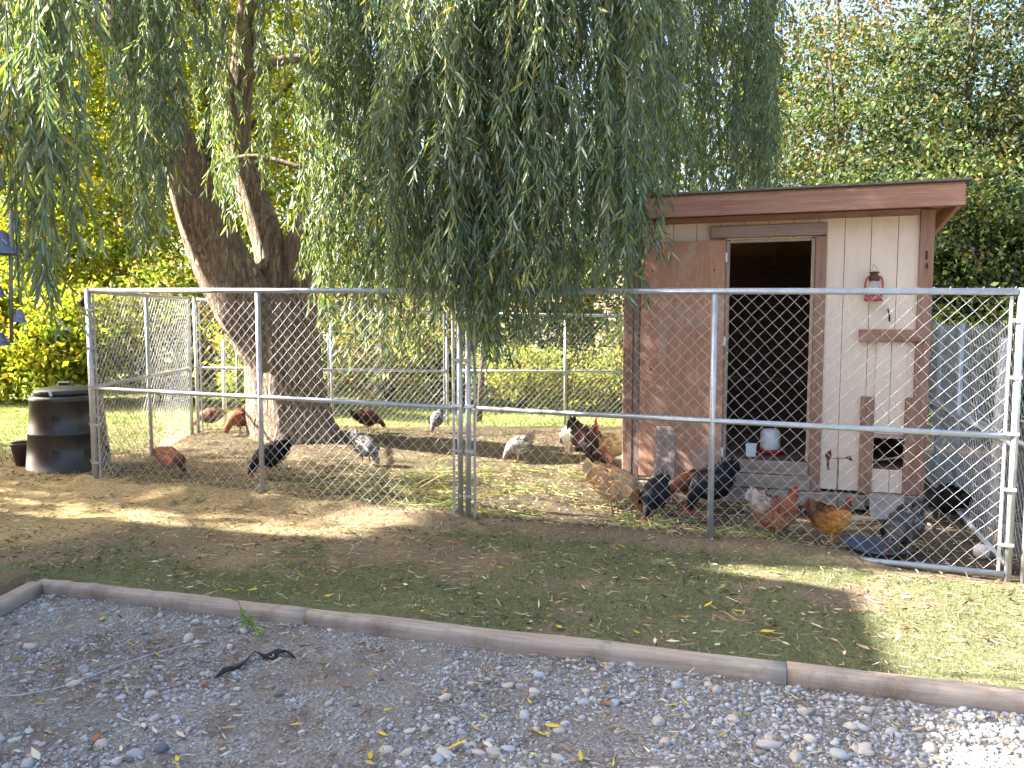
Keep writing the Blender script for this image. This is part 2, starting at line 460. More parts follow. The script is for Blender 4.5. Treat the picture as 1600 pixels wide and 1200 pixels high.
# ---------------------------------------------------------------- the house whose shadow falls over the yard (left of the picture)
M_siding = mat('house_siding', (.45, .12, .10), (.36, .09, .08), 3, .7)
M_roofing = mat('house_roofing', (.09, .085, .08), (.06, .055, .05), 20, .9)
hs = thing('house', 'red sided house beyond the left edge that shades the gravel yard', 'house', (-5.43, 5.42, 0), math.radians(-14))
MB().box(-7, -.35, -11, -.0, -.3, 4.75).build('wall', M_siding, hs)
MB().prism([(.0, 4.95), (.0, 5.05), (-3.7, 6.4), (-7.4, 5.05), (-7.4, 4.95), (-3.7, 6.3)], -11.3, .02).build('roof', M_roofing, hs)

# ---------------------------------------------------------------- leaf / blade clouds
def rot_from(d, roll):
    """rows: local axes; d = unit direction (n,3) of the leaf's length"""
    ref = np.where(np.abs(d[:, 2:3]) < .95, np.array([[0, 0, 1.]]), np.array([[1., 0, 0]]))
    a = np.cross(d, ref); a /= np.linalg.norm(a, axis=1)[:, None] + 1e-9
    b = np.cross(a, d)
    c, s = np.cos(roll)[:, None], np.sin(roll)[:, None]
    return a * c + b * s, -a * s + b * c
def scatter_shape(T, TF, P, d, roll, L, Wd, col, cj=0):
    """T template verts (k,3): along, across, normal; unit length / unit width"""
    n = len(P); a, b = rot_from(d, roll)
    V = P[:, None] + T[None, :, 0:1] * L[:, None, None] * d[:, None] + T[None, :, 1:2] * Wd[:, None, None] * a[:, None] + T[None, :, 2:3] * L[:, None, None] * b[:, None]
    F = TF[None] + (np.arange(n) * len(T))[:, None, None]
    C = np.repeat(col[:, None], len(T), 1)
    return V.reshape(-1, 3), F.reshape(-1, TF.shape[1]), C.reshape(-1, 3)
T_LAN = np.array([[0, 0, 0], [.35, .5, .03], [.72, .34, -.02], [1, 0, -.09], [.72, -.34, -.02], [.35, -.5, .03]]); F_LAN = np.array([[0, 3, 2, 1], [0, 5, 4, 3]])
T_DIA = np.array([[0, 0, 0], [.45, .5, .06], [1, 0, -.04], [.45, -.5, .06]]); F_DIA = np.array([[0, 3, 2, 1]])
T_BLD = np.array([[0, .5, 0], [0, -.5, 0], [.55, -.35, .08], [.55, .35, .08], [1, 0, .3]])
T_TRI = np.array([[0, .5, 0], [0, -.5, 0], [1, 0, .15]]); F_TRI = np.array([[0, 1, 2]])
T_STR = np.array([[0, .5, 0], [0, -.5, 0], [1, -.5, 0], [1, .5, 0]]); F_STR = np.array([[0, 1, 2, 3]])
def rdir(n, zb=0.0, zs=1.0):
    d = RNG.normal(0, 1, (n, 3)); d[:, 2] = d[:, 2] * zs + zb
    return d / np.linalg.norm(d, axis=1)[:, None]
def pal(n, cols, w=None, jit=.18):
    cols = np.array(cols); i = RNG.choice(len(cols), n, p=None if w is None else np.array(w) / sum(w))
    return cols[i] * (1 + RNG.normal(0, jit, (n, 1))).clip(.4, 1.8)

WIL = [(.115, .18, .11), (.15, .22, .12), (.09, .15, .105), (.22, .28, .11), (.38, .33, .07), (.32, .39, .31)]
WILW = [4, 4, 4, 2.4, .4, 1.5]
def strand_data(L, seed, nl=1.0):
    rng = np.random.default_rng(seed)
    k = 14; t = np.linspace(0, 1, k)
    sw = rng.uniform(-.12, .12, 2)
    path = np.stack([sw[0] * np.sin(t * 2.2) * L * .5 + .012 * np.sin(t * 14 + seed), sw[1] * np.sin(t * 2.0) * L * .5 + .012 * np.cos(t * 11), -t * L], -1)
    stems = [(path, .0028)]
    pts = []; dirs = []
    def along(pth, step, amt):
        seg = np.linalg.norm(np.diff(pth, axis=0), axis=1); cum = np.r_[0, np.cumsum(seg)]
        s = np.arange(.02, cum[-1], step / nl)
        for q, x in enumerate(s):
            i = min(np.searchsorted(cum, x) - 1, len(seg) - 1); i = max(i, 0)
            f = (x - cum[i]) / seg[i]; p = pth[i] * (1 - f) + pth[i + 1] * f; dd = (pth[i + 1] - pth[i]) / seg[i]
            az = rng.random() * 2 * math.pi if rng.random() < .4 else q * 2.4
            sp = rng.uniform(.25, .95)
            d = dd + sp * np.array([math.cos(az), math.sin(az), 0]) + np.array([0, 0, -.35])
            pts.append(p); dirs.append(d / np.linalg.norm(d))
    along(path, .021, 1)
    for b in range(int(L * 4)):
        i = rng.integers(0, k - 3); st = path[i]; az = rng.random() * 6.28; bl = rng.uniform(.15, .42)
        tt = np.linspace(0, 1, 6)[:, None]
        bp = st + np.concatenate([np.cos(az) * .16 * (1 - (1 - tt) ** 2) * bl / .3, np.sin(az) * .16 * (1 - (1 - tt) ** 2) * bl / .3, -tt ** 1.3 * bl], 1)
        stems.append((bp, .0018)); along(bp, .024, 1)
    P = np.array(pts); D = np.array(dirs); n = len(P)
    Ln = rng.uniform(.065, .125, n); Wd = Ln * rng.uniform(.12, .17, n)
    global RNG
    keep = RNG; RNG = rng
    V, F, C = scatter_shape(T_LAN, F_LAN, P, D, rng.random(n) * 6.28, Ln, Wd, pal(n, WIL, WILW, .2))
    RNG = keep
    sv, sf = [], []
    for pth, r in stems:
        b = len(sv)
        for p in pth:
            for q in range(3): sv.append((p[0] + r * math.cos(q * 2.09), p[1] + r * math.sin(q * 2.09), p[2]))
        for i in range(len(pth) - 1):
            for q in range(3): sf.append((b + i * 3 + q, b + i * 3 + (q + 1) % 3, b + i * 3 + 3 + (q + 1) % 3, b + i * 3 + 3 + q))
    sv = np.array(sv); sf = np.array(sf)
    C2 = np.tile(np.array([[.22, .20, .06]]), (len(sv), 1))
    return np.concatenate([V, sv]), np.concatenate([F, sf + len(V)]), np.concatenate([C, C2])
SD = []
for L, sd in ((.9, 1), (1.15, 2), (1.4, 3), (1.4, 4), (1.7, 5), (1.7, 6), (2.0, 7), (2.0, 8)):
    V, F, C = strand_data(L, 200 + sd); me = npmesh('hanging_strand', V, F, C); me.materials.append(M_willow); SD.append((L, V, F, C, me))

# ---------------------------------------------------------------- willow
willow = thing('willow_tree', 'big old weeping willow with a leaning furrowed trunk inside the pen', 'tree', (-2.75, 10.15, 0))
WO = Vector((-2.75, 10.15, 0))
def wp(u, v, Y): return at(u, v, Y) - WO
def limb(pts, name='limb', n=20, noise_amt=.10, nosm=.0):
    """pts: (u, v, Y, width in px)"""
    P = [wp(u, v, Y) for u, v, Y, w in pts]; R = [w / 2 / F_PX * Y for u, v, Y, w in pts]
    # catmull-rom densify
    PP, RR = [], []
    for i in range(len(P) - 1):
        p0 = P[max(i - 1, 0)]; p1 = P[i]; p2 = P[i + 1]; p3 = P[min(i + 2, len(P) - 1)]
        m = max(2, int((p2 - p1).length / .07))
        for k in range(m):
            t = k / m
            PP.append(.5 * ((2 * p1) + (-p0 + p2) * t + (2 * p0 - 5 * p1 + 4 * p2 - p3) * t * t + (-p0 + 3 * p1 - 3 * p2 + p3) * t ** 3))
            RR.append(R[i] * (1 - t) + R[i + 1] * t)
    PP.append(P[-1]); RR.append(R[-1])
    sd = random.randint(300, 900)
    def rf(th, i, p):
        return 1 + noise_amt * 2.4 * (float(vn(math.cos(th) * 2.2 + sd, math.sin(th) * 2.2 + p.z * .35, .45, 21)) - .5) + noise_amt * (float(vn(th * 3 + sd, p.z, .35, 22)) - .5)
    return MB().tube(PP, RR, n, True, True, rf).build(name, M_bark, willow)
o = limb([(468, 722, 10.1, 215), (463, 700, 10.1, 165), (458, 668, 10.1, 132), (450, 620, 10.1, 112), (444, 570, 10.1, 108), (436, 520, 10.1, 112), (425, 480, 10.1, 100), (418, 455, 10.1, 60)], 'trunk', 40, .13)
limb([(448, 600, 10.05, 80), (420, 540, 10.0, 92), (382, 475, 9.9, 90), (345, 405, 9.8, 82), (312, 330, 9.6, 74), (285, 250, 9.4, 62), (248, 165, 9.1, 50), (205, 90, 8.8, 44), (188, 20, 8.7, 42), (182, -80, 8.6, 38), (170, -240, 8.5, 26)], n=28, noise_amt=.12)
limb([(440, 560, 10.2, 70), (432, 480, 10.2, 62), (424, 400, 10.2, 50), (396, 310, 10.2, 44), (372, 230, 10.2, 36), (378, 120, 10.2, 32), (388, 0, 10.2, 28), (392, -160, 10.2, 20)])
limb([(458, 560, 10.2, 66), (470, 470, 10.2, 52), (466, 390, 10.2, 44), (500, 315, 10.2, 28), (552, 260, 10.2, 24), (562, 150, 10.2, 26), (556, 20, 10.2, 22), (600, -160, 10, 16)])
limb([(372, 130, 10.2, 16), (430, 97, 10.0, 15), (480, 88, 9.9, 13), (530, 62, 9.8, 10), (600, 20, 9.6, 8), (700, -60, 9, 6)], n=10)
limb([(352, 10, 10.1, 14), (347, 90, 10.0, 14), (362, 150, 9.95, 22), (358, 205, 9.9, 20), (352, 228, 9.9, 6)], n=10)
limb([(310, 320, 9.6, 20), (345, 262, 9.6, 12), (400, 245, 9.6, 9), (470, 262, 9.5, 7)], n=8)
limb([(470, 380, 10.2, 30), (500, 330, 10.0, 18), (560, 300, 9.6, 10), (640, 330, 9.2, 7), (690, 368, 9, 5)], n=8)
limb([(200, 70, 8.8, 14), (160, 60, 8.6, 9), (150, 20, 8.5, 8), (155, -60, 8.4, 7)], n=8)
limb([(182, -100, 8.6, 30), (330, -210, 7.6, 24), (560, -260, 6.8, 18), (800, -260, 6.0, 12), (960, -190, 5.8, 7)], n=10)
limb([(388, -20, 10.2, 24), (560, -140, 9.4, 20), (800, -180, 8.4, 15), (1050, -120, 8.2, 9), (1180, -60, 8.4, 5)], n=10)
limb([(182, -60, 8.6, 22), (90, -160, 7, 14), (40, -140, 5.0, 10), (90, -50, 3.7, 6)], n=10)
# arching twigs seen in front of the curtain
def twig(pts, r0, r1):
    P = [wp(*p) for p in pts]; n = len(P)
    MB().tube(P, [r0 + (r1 - r0) * i / (n - 1) for i in range(n)], 5).build('twig', M_twig, willow)
twig([(775, 120, 5.8), (720, 145, 5.75), (660, 190, 5.7), (600, 245, 5.65), (565, 290, 5.65)], .008, .003)
twig([(960, 0, 5.9), (985, 60, 5.9), (1005, 120, 5.9), (1015, 170, 5.9)], .009, .003)
twig([(830, 20, 5.5), (870, 22, 5.45), (900, 40, 5.4), (912, 90, 5.4)], .006, .002)

bprof = np.array([[560, 400], [600, 430], [650, 470], [700, 480], [740, 560], [765, 590], [800, 520], [850, 530], [900, 490], [950, 470], [1000, 480], [1020, 440]])
placements = []          # (x, y, ztop, variant, scale, rz)
def drop(u, vb, Y, vtop=-40, sc=None):
    b = at(u, vb, Y); ztop_need = at(u, vtop, Y).z
    z = b.z; x, y = b.x, b.y
    while z < ztop_need:
        k = RNG.integers(0, 8); L = SD[k][0]; s = sc or RNG.uniform(.9, 1.1)
        placements.append((x, y, z + L * s, k, s, RNG.random() * 6.28))
        z += L * s * .86; x += RNG.normal(0, .05); y += RNG.normal(0, .04)
def cluster(u0, u1, prof, Y0, Y1, n, jv=40, vtop=-40, clump=0):
    cu = RNG.uniform(u0, u1, max(3, int(n / 5)))
    for _ in range(n):
        u = RNG.uniform(u0, u1)
        if clump: u = float(np.clip(cu[RNG.integers(len(cu))] + RNG.normal(0, clump), u0 - 10, u1 + 8))
        vb = prof(u) if callable(prof) else prof
        drop(u, vb - abs(RNG.normal(0, jv)), RNG.uniform(Y0, Y1), vtop)
cluster(690, 1015, lambda u: float(np.interp(u, bprof[:, 0], bprof[:, 1])), 5.45, 6.3, 108, 75, clump=14)
cluster(590, 700, lambda u: float(np.interp(u, bprof[:, 0], bprof[:, 1])), 5.6, 6.1, 22, 40, vtop=190, clump=14)
cluster(560, 1000, lambda u: 560, 6.8, 8.2, 60, 50, clump=20)
cluster(470, 580, lambda u: float(np.interp(u, [470, 520, 560, 590], [440, 540, 590, 480])), 6.6, 7.3, 26, 60, clump=14)
cluster(212, 325, lambda u: float(np.interp(u, [195, 230, 260, 325], [400, 420, 290, 270])), 5.6, 6.6, 30, 60, clump=13)
cluster(335, 400, lambda u: 360, 7.2, 9, 7, 90, clump=12)
cluster(405, 470, lambda u: 330, 7.2, 9, 5, 60, clump=10)
cluster(40, 140, lambda u: float(np.interp(u, [30, 60, 95, 140], [300, 470, 530, 330])), 3.4, 3.8, 14, 80, vtop=-5, clump=9)
cluster(0, 150, lambda u: 190, 5.4, 6.5, 7, 60, clump=12)
cluster(1015, 1200, lambda u: 335, 8.6, 10, 64, 30, clump=22)
cluster(1010, 1075, lambda u: 300, 6.6, 7.2, 7, 60, clump=10)
cluster(500, 1000, lambda u: 490, 9.4, 12, 46, 90, clump=25)
placements.sort(key=lambda p: p[1])
allV, allF, allC = [], [], []; base = 0
for i, (x, y, zt, k, s, rz) in enumerate(placements):
    L, V, F, C, me = SD[k]
    if i < 295:
        o = bpy.data.objects.new('hanging_strand', me); COL.objects.link(o); o.parent = willow
        o.location = (x - WO.x, y - WO.y, zt); o.rotation_euler = (0, 0, rz); o.scale = (s, s, s)
    else:
        ca, sa = math.cos(rz), math.sin(rz)
        VV = np.stack([(V[:, 0] * ca - V[:, 1] * sa) * s + x - WO.x, (V[:, 0] * sa + V[:, 1] * ca) * s + y - WO.y, V[:, 2] * s + zt], -1)
        allV.append(VV); allF.append(F + base); allC.append(C); base += len(V)
print('strands', len(placements))
if allV:
    o = link('foliage', npmesh('foliage', np.concatenate(allV), np.concatenate(allF), np.concatenate(allC)), M_willow, willow); props(o, kind='stuff')
# the crown above the picture that shades the pen and the coop
n = 60000
q = RNG.normal(0, 1, (n, 3)); q /= np.linalg.norm(q, axis=1)[:, None]; q *= RNG.random((n, 1)) ** .45
P = q * np.array([5.6, 3.6, 2.3]) + np.array([-1.8, 8.9, 7.2])
shade_lobe = RNG.random(n) < .26
P[shade_lobe] = q[shade_lobe] * np.array([2.3, .75, 1.1]) + np.array([-5.8, 6.3, 5.0])  # unseen lobe of leaves added to shade the grass before the fence
cl = fbm(P[:, 0], P[:, 1] + P[:, 2] * .7, 1.1, 170, 3)
fm = np.where(np.abs(P[:, 0]) > .70 * P[:, 1], 0, 1.6 + (500 + 30) / F_PX * P[:, 1])
P = P[(cl > .40) & (P[:, 2] > fm) & (P[:, 1] > 5.2)]; n = len(P)
shx = P[:, 0] + P[:, 2] / .559 * .82; shy = P[:, 1] - .155 * P[:, 2]
P = P[~((shx > 1.2) & (shy < 5.1))]; n = len(P)  # crown shaped for the light: leaves removed that would shade the right front ground
P = P - np.array([WO.x, WO.y, 0])
d = rdir(n, -1.2)
o = link('crown', npmesh('crown', *scatter_shape(T_LAN, F_LAN, P, d, RNG.random(n) * 6.28, RNG.uniform(.14, .24, n), RNG.uniform(.03, .045, n), pal(n, WIL, WILW))), M_willow, willow); props(o, kind='stuff')

# ---------------------------------------------------------------- background trees and shrubs
G_MID = [(.075, .115, .03), (.10, .15, .035), (.055, .09, .028), (.14, .17, .04)]
G_YEL = [(.15, .20, .035), (.20, .23, .04), (.10, .15, .03), (.26, .24, .05)]
G_BLU = [(.045, .07, .04), (.06, .09, .045), (.035, .055, .03), (.08, .10, .035), (.14, .12, .04)]
G_ORA = [(.10, .12, .04), (.26, .14, .04), (.34, .14, .04), (.08, .10, .035), (.12, .14, .04), (.07, .09, .035)]
G_WEED = [(.22, .29, .09), (.28, .33, .11), (.17, .22, .06), (.34, .30, .16)]
G_DRY = [(.30, .24, .12), (.24, .18, .09), (.16, .17, .06)]
def crown_cloud(cx, cy, z0, z1, rx, ry, nclump, per, leaf, pals, thin=0.0, cr=.5, drop_=0.0, wts=None):
    q = RNG.normal(0, 1, (nclump, 3)); q /= np.linalg.norm(q, axis=1)[:, None]; q *= RNG.random((nclump, 1)) ** .35
    C0 = q * np.array([rx, ry, (z1 - z0) / 2]) + np.array([0, 0, (z0 + z1) / 2])
    keep = RNG.random(nclump) > thin * sstep(.2, 1, (C0[:, 2] - z0) / (z1 - z0)); C0 = C0[keep]
    tint = RNG.uniform(.6, 1.4, len(C0)); hue = RNG.normal(0, .12, len(C0))
    id_ = np.repeat(np.arange(len(C0)), per)
    g = RNG.normal(0, 1, (len(id_), 3)) * cr * RNG.uniform(.5, 1.1, len(C0))[id_][:, None] * np.array([1, 1, .6]) * .55
    P = C0[id_] + g; n = len(P); P[:, 2] = np.maximum(P[:, 2], .05)
    col = pal(n, pals, wts) * tint[id_][:, None] * np.stack([1 + hue[id_], np.ones(n), np.ones(n)], -1)
    L = leaf * RNG.uniform(.7, 1.35, n)
    return scatter_shape(T_DIA, F_DIA, P, rdir(n, -.5 - drop_), RNG.random(n) * 6.28, L, L * RNG.uniform(.4, .65, n), np.clip(col, .01, .6))
def tree(name, label, x, y, h, rx, ry, z0, ncl, per, leaf, pals, thin=0, trunk_r=.15, lean=0, group=None, cr=.6, limbs=5, cat='tree', wts=None, lm=None):
    gz0 = gzf(x, y) + float(hillz(x, y))
    t = thing(name, label, cat, (x, y, gz0), 0, group)
    mb = MB(); pts = [Vector((0, 0, -.1))]; k = 7
    for i in range(1, k + 1): pts.append(Vector((lean * (i / k) ** 1.5 + random.uniform(-.12, .12), random.uniform(-.12, .12), h * .85 * i / k)))
    mb.tube(pts, [trunk_r * (1.3 if i == 0 else 1) * (1 - .85 * i / k) for i in range(k + 1)], 9)
    mb.build('trunk', M_bark2, t)
    for j in range(limbs):
        i = random.randint(2, k - 2); s0 = pts[i]; az = random.uniform(0, 6.28); ln = rx * random.uniform(.5, .9)
        e = s0 + Vector((math.cos(az) * ln, math.sin(az) * ln * ry / rx, h * random.uniform(.1, .25)))
        mid = (s0 + e) / 2 + Vector((random.uniform(-.2, .2), random.uniform(-.2, .2), -.15))
        MB().tube([s0, mid, e], [trunk_r * .5, trunk_r * .32, trunk_r * .1], 6).build('limb', M_bark2, t)
    V, F, C = crown_cloud(0, 0, z0, h, rx, ry, ncl, per, leaf, pals, thin, cr * .72, wts=wts)
    link('crown', npmesh('crown', V, F, C), lm or (M_leaf if x < 1 else M_leaf_shaded), t)
    return t
TR = 'trees beyond the pen'
tree('tree', 'big light green tree in the back row at the far left of the picture', -16.5, 27, 17, 4.6, 2.6, .6, 520, 48, .21, G_YEL, .0, .25, group=TR, cr=1.3)
tree('tree', 'light green tree in the back row just left of the willow limbs', -10.2, 27.5, 17, 4.2, 2.6, .6, 520, 48, .21, G_YEL, .0, .25, group=TR, cr=1.3)
tree('tree', 'green tree in the back row at the right edge of the picture', 14.2, 24, 12.5, 3.2, 2.4, .6, 420, 48, .15, G_BLU + G_MID, .2, .2, group=TR, cr=1.1)
tree('tree', 'tall yellow green tree behind the lawn at far left', -12.5, 19, 14, 3.9, 2.6, .6, 620, 52, .135, G_YEL, .0, .2, group=TR, cr=1.0)
tree('tree', 'bright green tree behind the left side of the willow trunk', -7.4, 19.5, 14, 3.6, 2.4, .6, 620, 52, .135, G_YEL, .0, .2, group=TR, cr=1.0)
tree('tree', 'pale green airy tree seen through the willow just right of its trunk', -2.6, 23, 11.0, 3.4, 2.6, 1.0, 380, 48, .15, G_YEL + G_ORA[:2], .35, .18, group=TR, cr=1.0)
tree('tree', 'green tree behind the middle of the hanging willow curtain', 2.2, 22, 8.6, 3.2, 2.6, 1.0, 260, 42, .15, G_MID, .45, .2, group=TR, cr=1.0)
tree('tree', 'crooked dark trunked tree with small leaves left above the coop roof', 7.2, 16.5, 8.2, 2.7, 2.0, .8, 520, 55, .09, G_MID + G_BLU, .25, .16, -.8, group=TR, cr=.8)
tree('maple_tree', 'tree with orange autumn leaves at its top above the coop', 9.4, 23.5, 13.4, 3.4, 2.6, 1.0, 560, 55, .13, G_ORA, .15, .2, group=TR, cr=1.0)
tree('tree', 'dense blue green broadleaf tree directly behind the coop roof', 6.4, 12.6, 4.5, 2.1, 1.3, .3, 560, 55, .09, G_BLU + G_MID[:2], .15, .1, group=TR, cr=.6)
tree('tree', 'tall thin topped tree standing out against the white sky at upper right', 8.5, 15.2, 8.6, 1.9, 1.5, .4, 560, 55, .10, G_BLU, .5, .13, group=TR, cr=.65)
tree('tree', 'leafy dark green tree right of the coop beside the side fence', 7.3, 11.6, 4.0, 1.7, 1.2, .1, 520, 55, .085, G_BLU + G_MID, .1, .1, group=TR, cr=.55)
tree('tree', 'green tree cut by the right edge of the picture behind the side fence', 10.4, 15.6, 7.2, 2.2, 1.5, .2, 520, 55, .10, G_BLU, .4, .12, group=TR, cr=.65)
tree('tree', 'yellow green tree rising between the willow curtain and the orange maple', 5.6, 24, 13.0, 3.0, 2.4, 2.0, 260, 44, .16, G_YEL + G_MID[:1], .2, .18, group=TR, cr=1.0)
tree('shade_tree', 'tree beyond the left edge that throws streaks of shade over the lawn', -14.5, 8.6, 8.8, 2.8, 1.5, 3.6, 190, 42, .2, G_MID, .3, .2, group=None, cr=1.0)
def shrub(label, x, y, h, rx, ry, ncl, per, leaf, pals, cr=.35, name='shrub', cat='shrub', group=None, wts=None):
    t = thing(name, label, cat, (x, y, gzf(x, y)), 0, group)
    mb = MB()
    for k in range(6):
        a = random.uniform(0, 6.28); e = Vector((math.cos(a) * rx * .6, math.sin(a) * ry * .6, h * .8))
        mb.tube([(math.cos(a) * .08, math.sin(a) * .08, -.05), e * .5 + Vector((0, 0, .1)), e], [.022, .016, .006], 5)
    mb.build('stems', M_bark2, t)
    V, F, C = crown_cloud(0, 0, .02, h, rx, ry, ncl, per, leaf, pals, 0, cr, wts=wts)
    link('foliage', npmesh('foliage', V, F, C), M_leaf, t)
    return t
SG = 'shrubs along the far side of the lawn'
shrub('tall yellow green thicket behind the shrubs left of the pen', -9.3, 17.2, 4.6, 2.4, 1.2, 330, 48, .12, G_YEL, .5, group=SG)
shrub('bright green leafy shrub at the far left edge of the lawn', -9.6, 14.6, 2.5, 1.3, .9, 130, 45, .13, G_YEL, .4, group=SG)
shrub('sunlit green shrub behind the black compost bin', -7.9, 14.2, 2.1, 1.2, .8, 130, 45, .12, G_YEL, .4, group=SG)
shrub('dark twiggy shrub behind the left side panel of the pen', -6.3, 14.6, 2.8, 1.1, .8, 130, 42, .10, G_MID + G_DRY[1:2], .4, group=SG)
shrub('shrub with orange tinged leaves behind the left rear corner of the pen', -5.0, 15.0, 2.7, 1.1, .8, 120, 42, .10, G_ORA + G_YEL[:2], .4, group=SG)
shrub('broad leaved yellow green shrub just left of the willow trunk', -4.1, 13.4, 2.0, .8, .6, 90, 40, .12, G_YEL, .35, group=SG)
shrub('pale dry shrub just right of the willow trunk', -2.4, 15.5, 1.9, 1.2, .8, 100, 42, .10, G_WEED + G_DRY, .4, group=SG)
shrub('yellow leaved shrub behind the hanging willow strands', -3.4, 17.5, 4.2, 1.6, 1.2, 160, 42, .13, G_YEL + [(.36, .28, .05)] * 2, .5, group=SG)
shrub('bushy green shrub behind the gate joint of the front fence', -.9, 16.2, 2.6, 1.3, .9, 120, 42, .11, G_MID + G_YEL, .4, group=SG)
shrub('lime green weedy shrub right of the joint of the front fence', .1, 14.9, 1.25, 1.1, .6, 130, 46, .06, G_WEED, .3, group=SG)
shrub('feathery pale green weeds beside the open coop door', 1.5, 14.9, 1.15, 1.0, .6, 130, 46, .055, G_WEED + G_DRY[1:2], .3, group=SG)
shrub('brownish green bush at the left corner of the coop', 2.5, 15.4, 1.8, 1.0, .7, 110, 44, .08, G_MID + G_DRY[1:2], .35, group=SG)
shrub('grey green thicket behind the weeds left of the coop', .9, 17.8, 3.4, 2.0, 1.2, 150, 44, .12, G_MID + G_DRY[:1] + G_WEED[:1], .5, group=SG)
shrub('deep green bush behind the side fence right of the coop', 6.0, 10.6, 2.0, .9, .8, 120, 40, .09, G_BLU + G_YEL[:1], .35, group=SG)

# ---------------------------------------------------------------- grass, straw, litter
def scatter_pts(n, x0, x1, y0, y1, cond):
    x = RNG.uniform(x0, x1, n); y = RNG.uniform(y0, y1, n); k = cond(x, y); return x[k], y[k]
def stuff(name, M, T, TF, x, y, z, d, L, Wd, col):
    n = len(x); P = np.stack([x, y, z], -1)
    o = link(name, npmesh(name, *scatter_shape(T, TF, P, d, RNG.random(n) * 6.28, L, Wd, col)), M); return o
vis = lambda x, y: np.abs(x) < .70 * y + .2
GR = [(.11, .145, .07), (.15, .185, .085), (.08, .115, .06), (.25, .23, .13), (.20, .16, .10)]
x, y = scatter_pts(240000, -4.2, 4.6, 3.2, 7.4, lambda x, y: vis(x, y) & (side_t(x, y) > .06) & (side_f(x, y) < .02) & (RNG.random(len(x)) < grassmask(x, y) * .9))
n = len(x)
o = stuff('grass', M_dry, T_TRI, F_TRI, x, y, gz(x, y) - .003, rdir(n, 1.3), RNG.uniform(.012, .036, n), RNG.uniform(.0025, .0045, n), pal(n, GR, None, .25)); props(o, 'short patchy green grass between the timber edging and the fence', 'grass', kind='stuff')
x, y = scatter_pts(90000, -9, 4.5, 7.5, 15.2, lambda x, y: vis(x, y) & (RNG.random(len(x)) < np.where(((y > 11.2 + .25 * (x + 4)) | (x < -4.3)), grassmask(x, y), 0)))
n = len(x)
o = stuff('lawn_grass', M_dry, T_TRI, F_TRI, x, y, gz(x, y) - .005, rdir(n, 1.5), RNG.uniform(.03, .07, n), RNG.uniform(.008, .014, n), pal(n, [(.17, .23, .06), (.22, .27, .08), (.13, .18, .05), (.30, .29, .12)], None, .2)); props(o, 'mown lawn grass behind and beside the pen', 'grass', kind='stuff')
STRAW = [(.42, .34, .20), (.33, .25, .13), (.50, .43, .28), (.22, .15, .08)]
x, y = scatter_pts(52000, -5.6, 4.6, 3.4, 11.5, lambda x, y: vis(x, y) & (side_t(x, y) > .05) & (RNG.random(len(x)) < .22 + .75 * (1 - sstep(-3, .2, x)) * sstep(.38, .6, fbm(x, y, 2.2, 90, 3) + .1)))
n = len(x)
o = stuff('straw', M_dry, T_STR, F_STR, x, y, gz(x, y) + RNG.uniform(.002, .014, n), rdir(n, 0, .10), RNG.uniform(.03, .11, n), RNG.uniform(.0018, .004, n), pal(n, STRAW, None, .25)); props(o, 'dry straw and thatch scattered over the bare soil', 'straw', kind='stuff')
# cut green-yellow stalks thrown into the pen
HAY = [(.21, .24, .09), (.32, .29, .12), (.14, .19, .07), (.36, .27, .10), (.12, .15, .07)]
x, y = scatter_pts(30000, -2.6, 3.2, 5.0, 9.2, lambda x, y: (side_f(x, y) > .06) & (side_f(x, y) < 2.5) & (along_f(x, y) < 6.5) & (RNG.random(len(x)) < sstep(.44, .62, fbm(x, y, .6, 180, 3)) * sstep(-2.6, -.5, x) * (1.2 - .35 * side_f(x, y))))
n = len(x)
o = stuff('hay', M_dry, T_STR, F_STR, x, y, gz(x, y) + RNG.uniform(.004, .045, n), rdir(n, 0, .16), RNG.uniform(.07, .26, n), RNG.uniform(.003, .007, n), pal(n, HAY, [4, 4, 3, 1.5, 3], .25)); props(o, 'cut green and yellow stalks strewn on the pen floor before the coop', 'hay', kind='stuff')
x, y = scatter_pts(9000, -2.6, 3.2, 5.0, 11.2, lambda x, y: (side_f(x, y) > .1) & (x > -4))
# fallen willow leaves: many tiny ones as stuff
LIT = [(.46, .36, .24), (.34, .22, .12), (.50, .40, .08), (.48, .44, .36), (.25, .12, .07)]
x, y = scatter_pts(6500, -4.6, 4.6, 2.6, 8.5, lambda x, y: vis(x, y))
z = np.where(in_yard(x, y), grz(x, y) + .012, gz(x, y) + .012); n = len(x)
k = ~((np.abs(side_t(x, y)) < .075) | ((x < -2.75) & (x > -2.95) & (y < 4.7)))
x, y, z = x[k], y[k], z[k]; n = len(x)
o = stuff('leaf_litter', M_dry, T_LAN, F_LAN, x, y, z, rdir(n, .05, .18), RNG.uniform(.025, .07, n), RNG.uniform(.005, .011, n), pal(n, LIT, [4, 3, 1.6, 3, 1.5], .25)); props(o, 'small dead willow leaves littering gravel, grass and pen', 'leaf litter', kind='stuff')
x, y = scatter_pts(60000, -5.4, 4.6, 3.4, 11.5, lambda x, y: vis(x, y) & (side_t(x, y) > .05) & (RNG.random(len(x)) < np.where(side_f(x, y) > 0, .75, .35) * sstep(.38, .6, fbm(x, y, .5, 230, 4))))
n = len(x)
o = stuff('mulch', M_dry, T_DIA, F_DIA, x, y, gz(x, y) + RNG.uniform(.002, .012, n), rdir(n, .1, .25), RNG.uniform(.015, .07, n), RNG.uniform(.003, .012, n), pal(n, [(.055, .038, .026), (.09, .062, .042), (.14, .10, .065), (.2, .15, .10)], [3, 3, 2, 1], .3)); props(o, 'dark crumbs of bark and dead leaf on the trampled pen soil', 'mulch', kind='stuff')
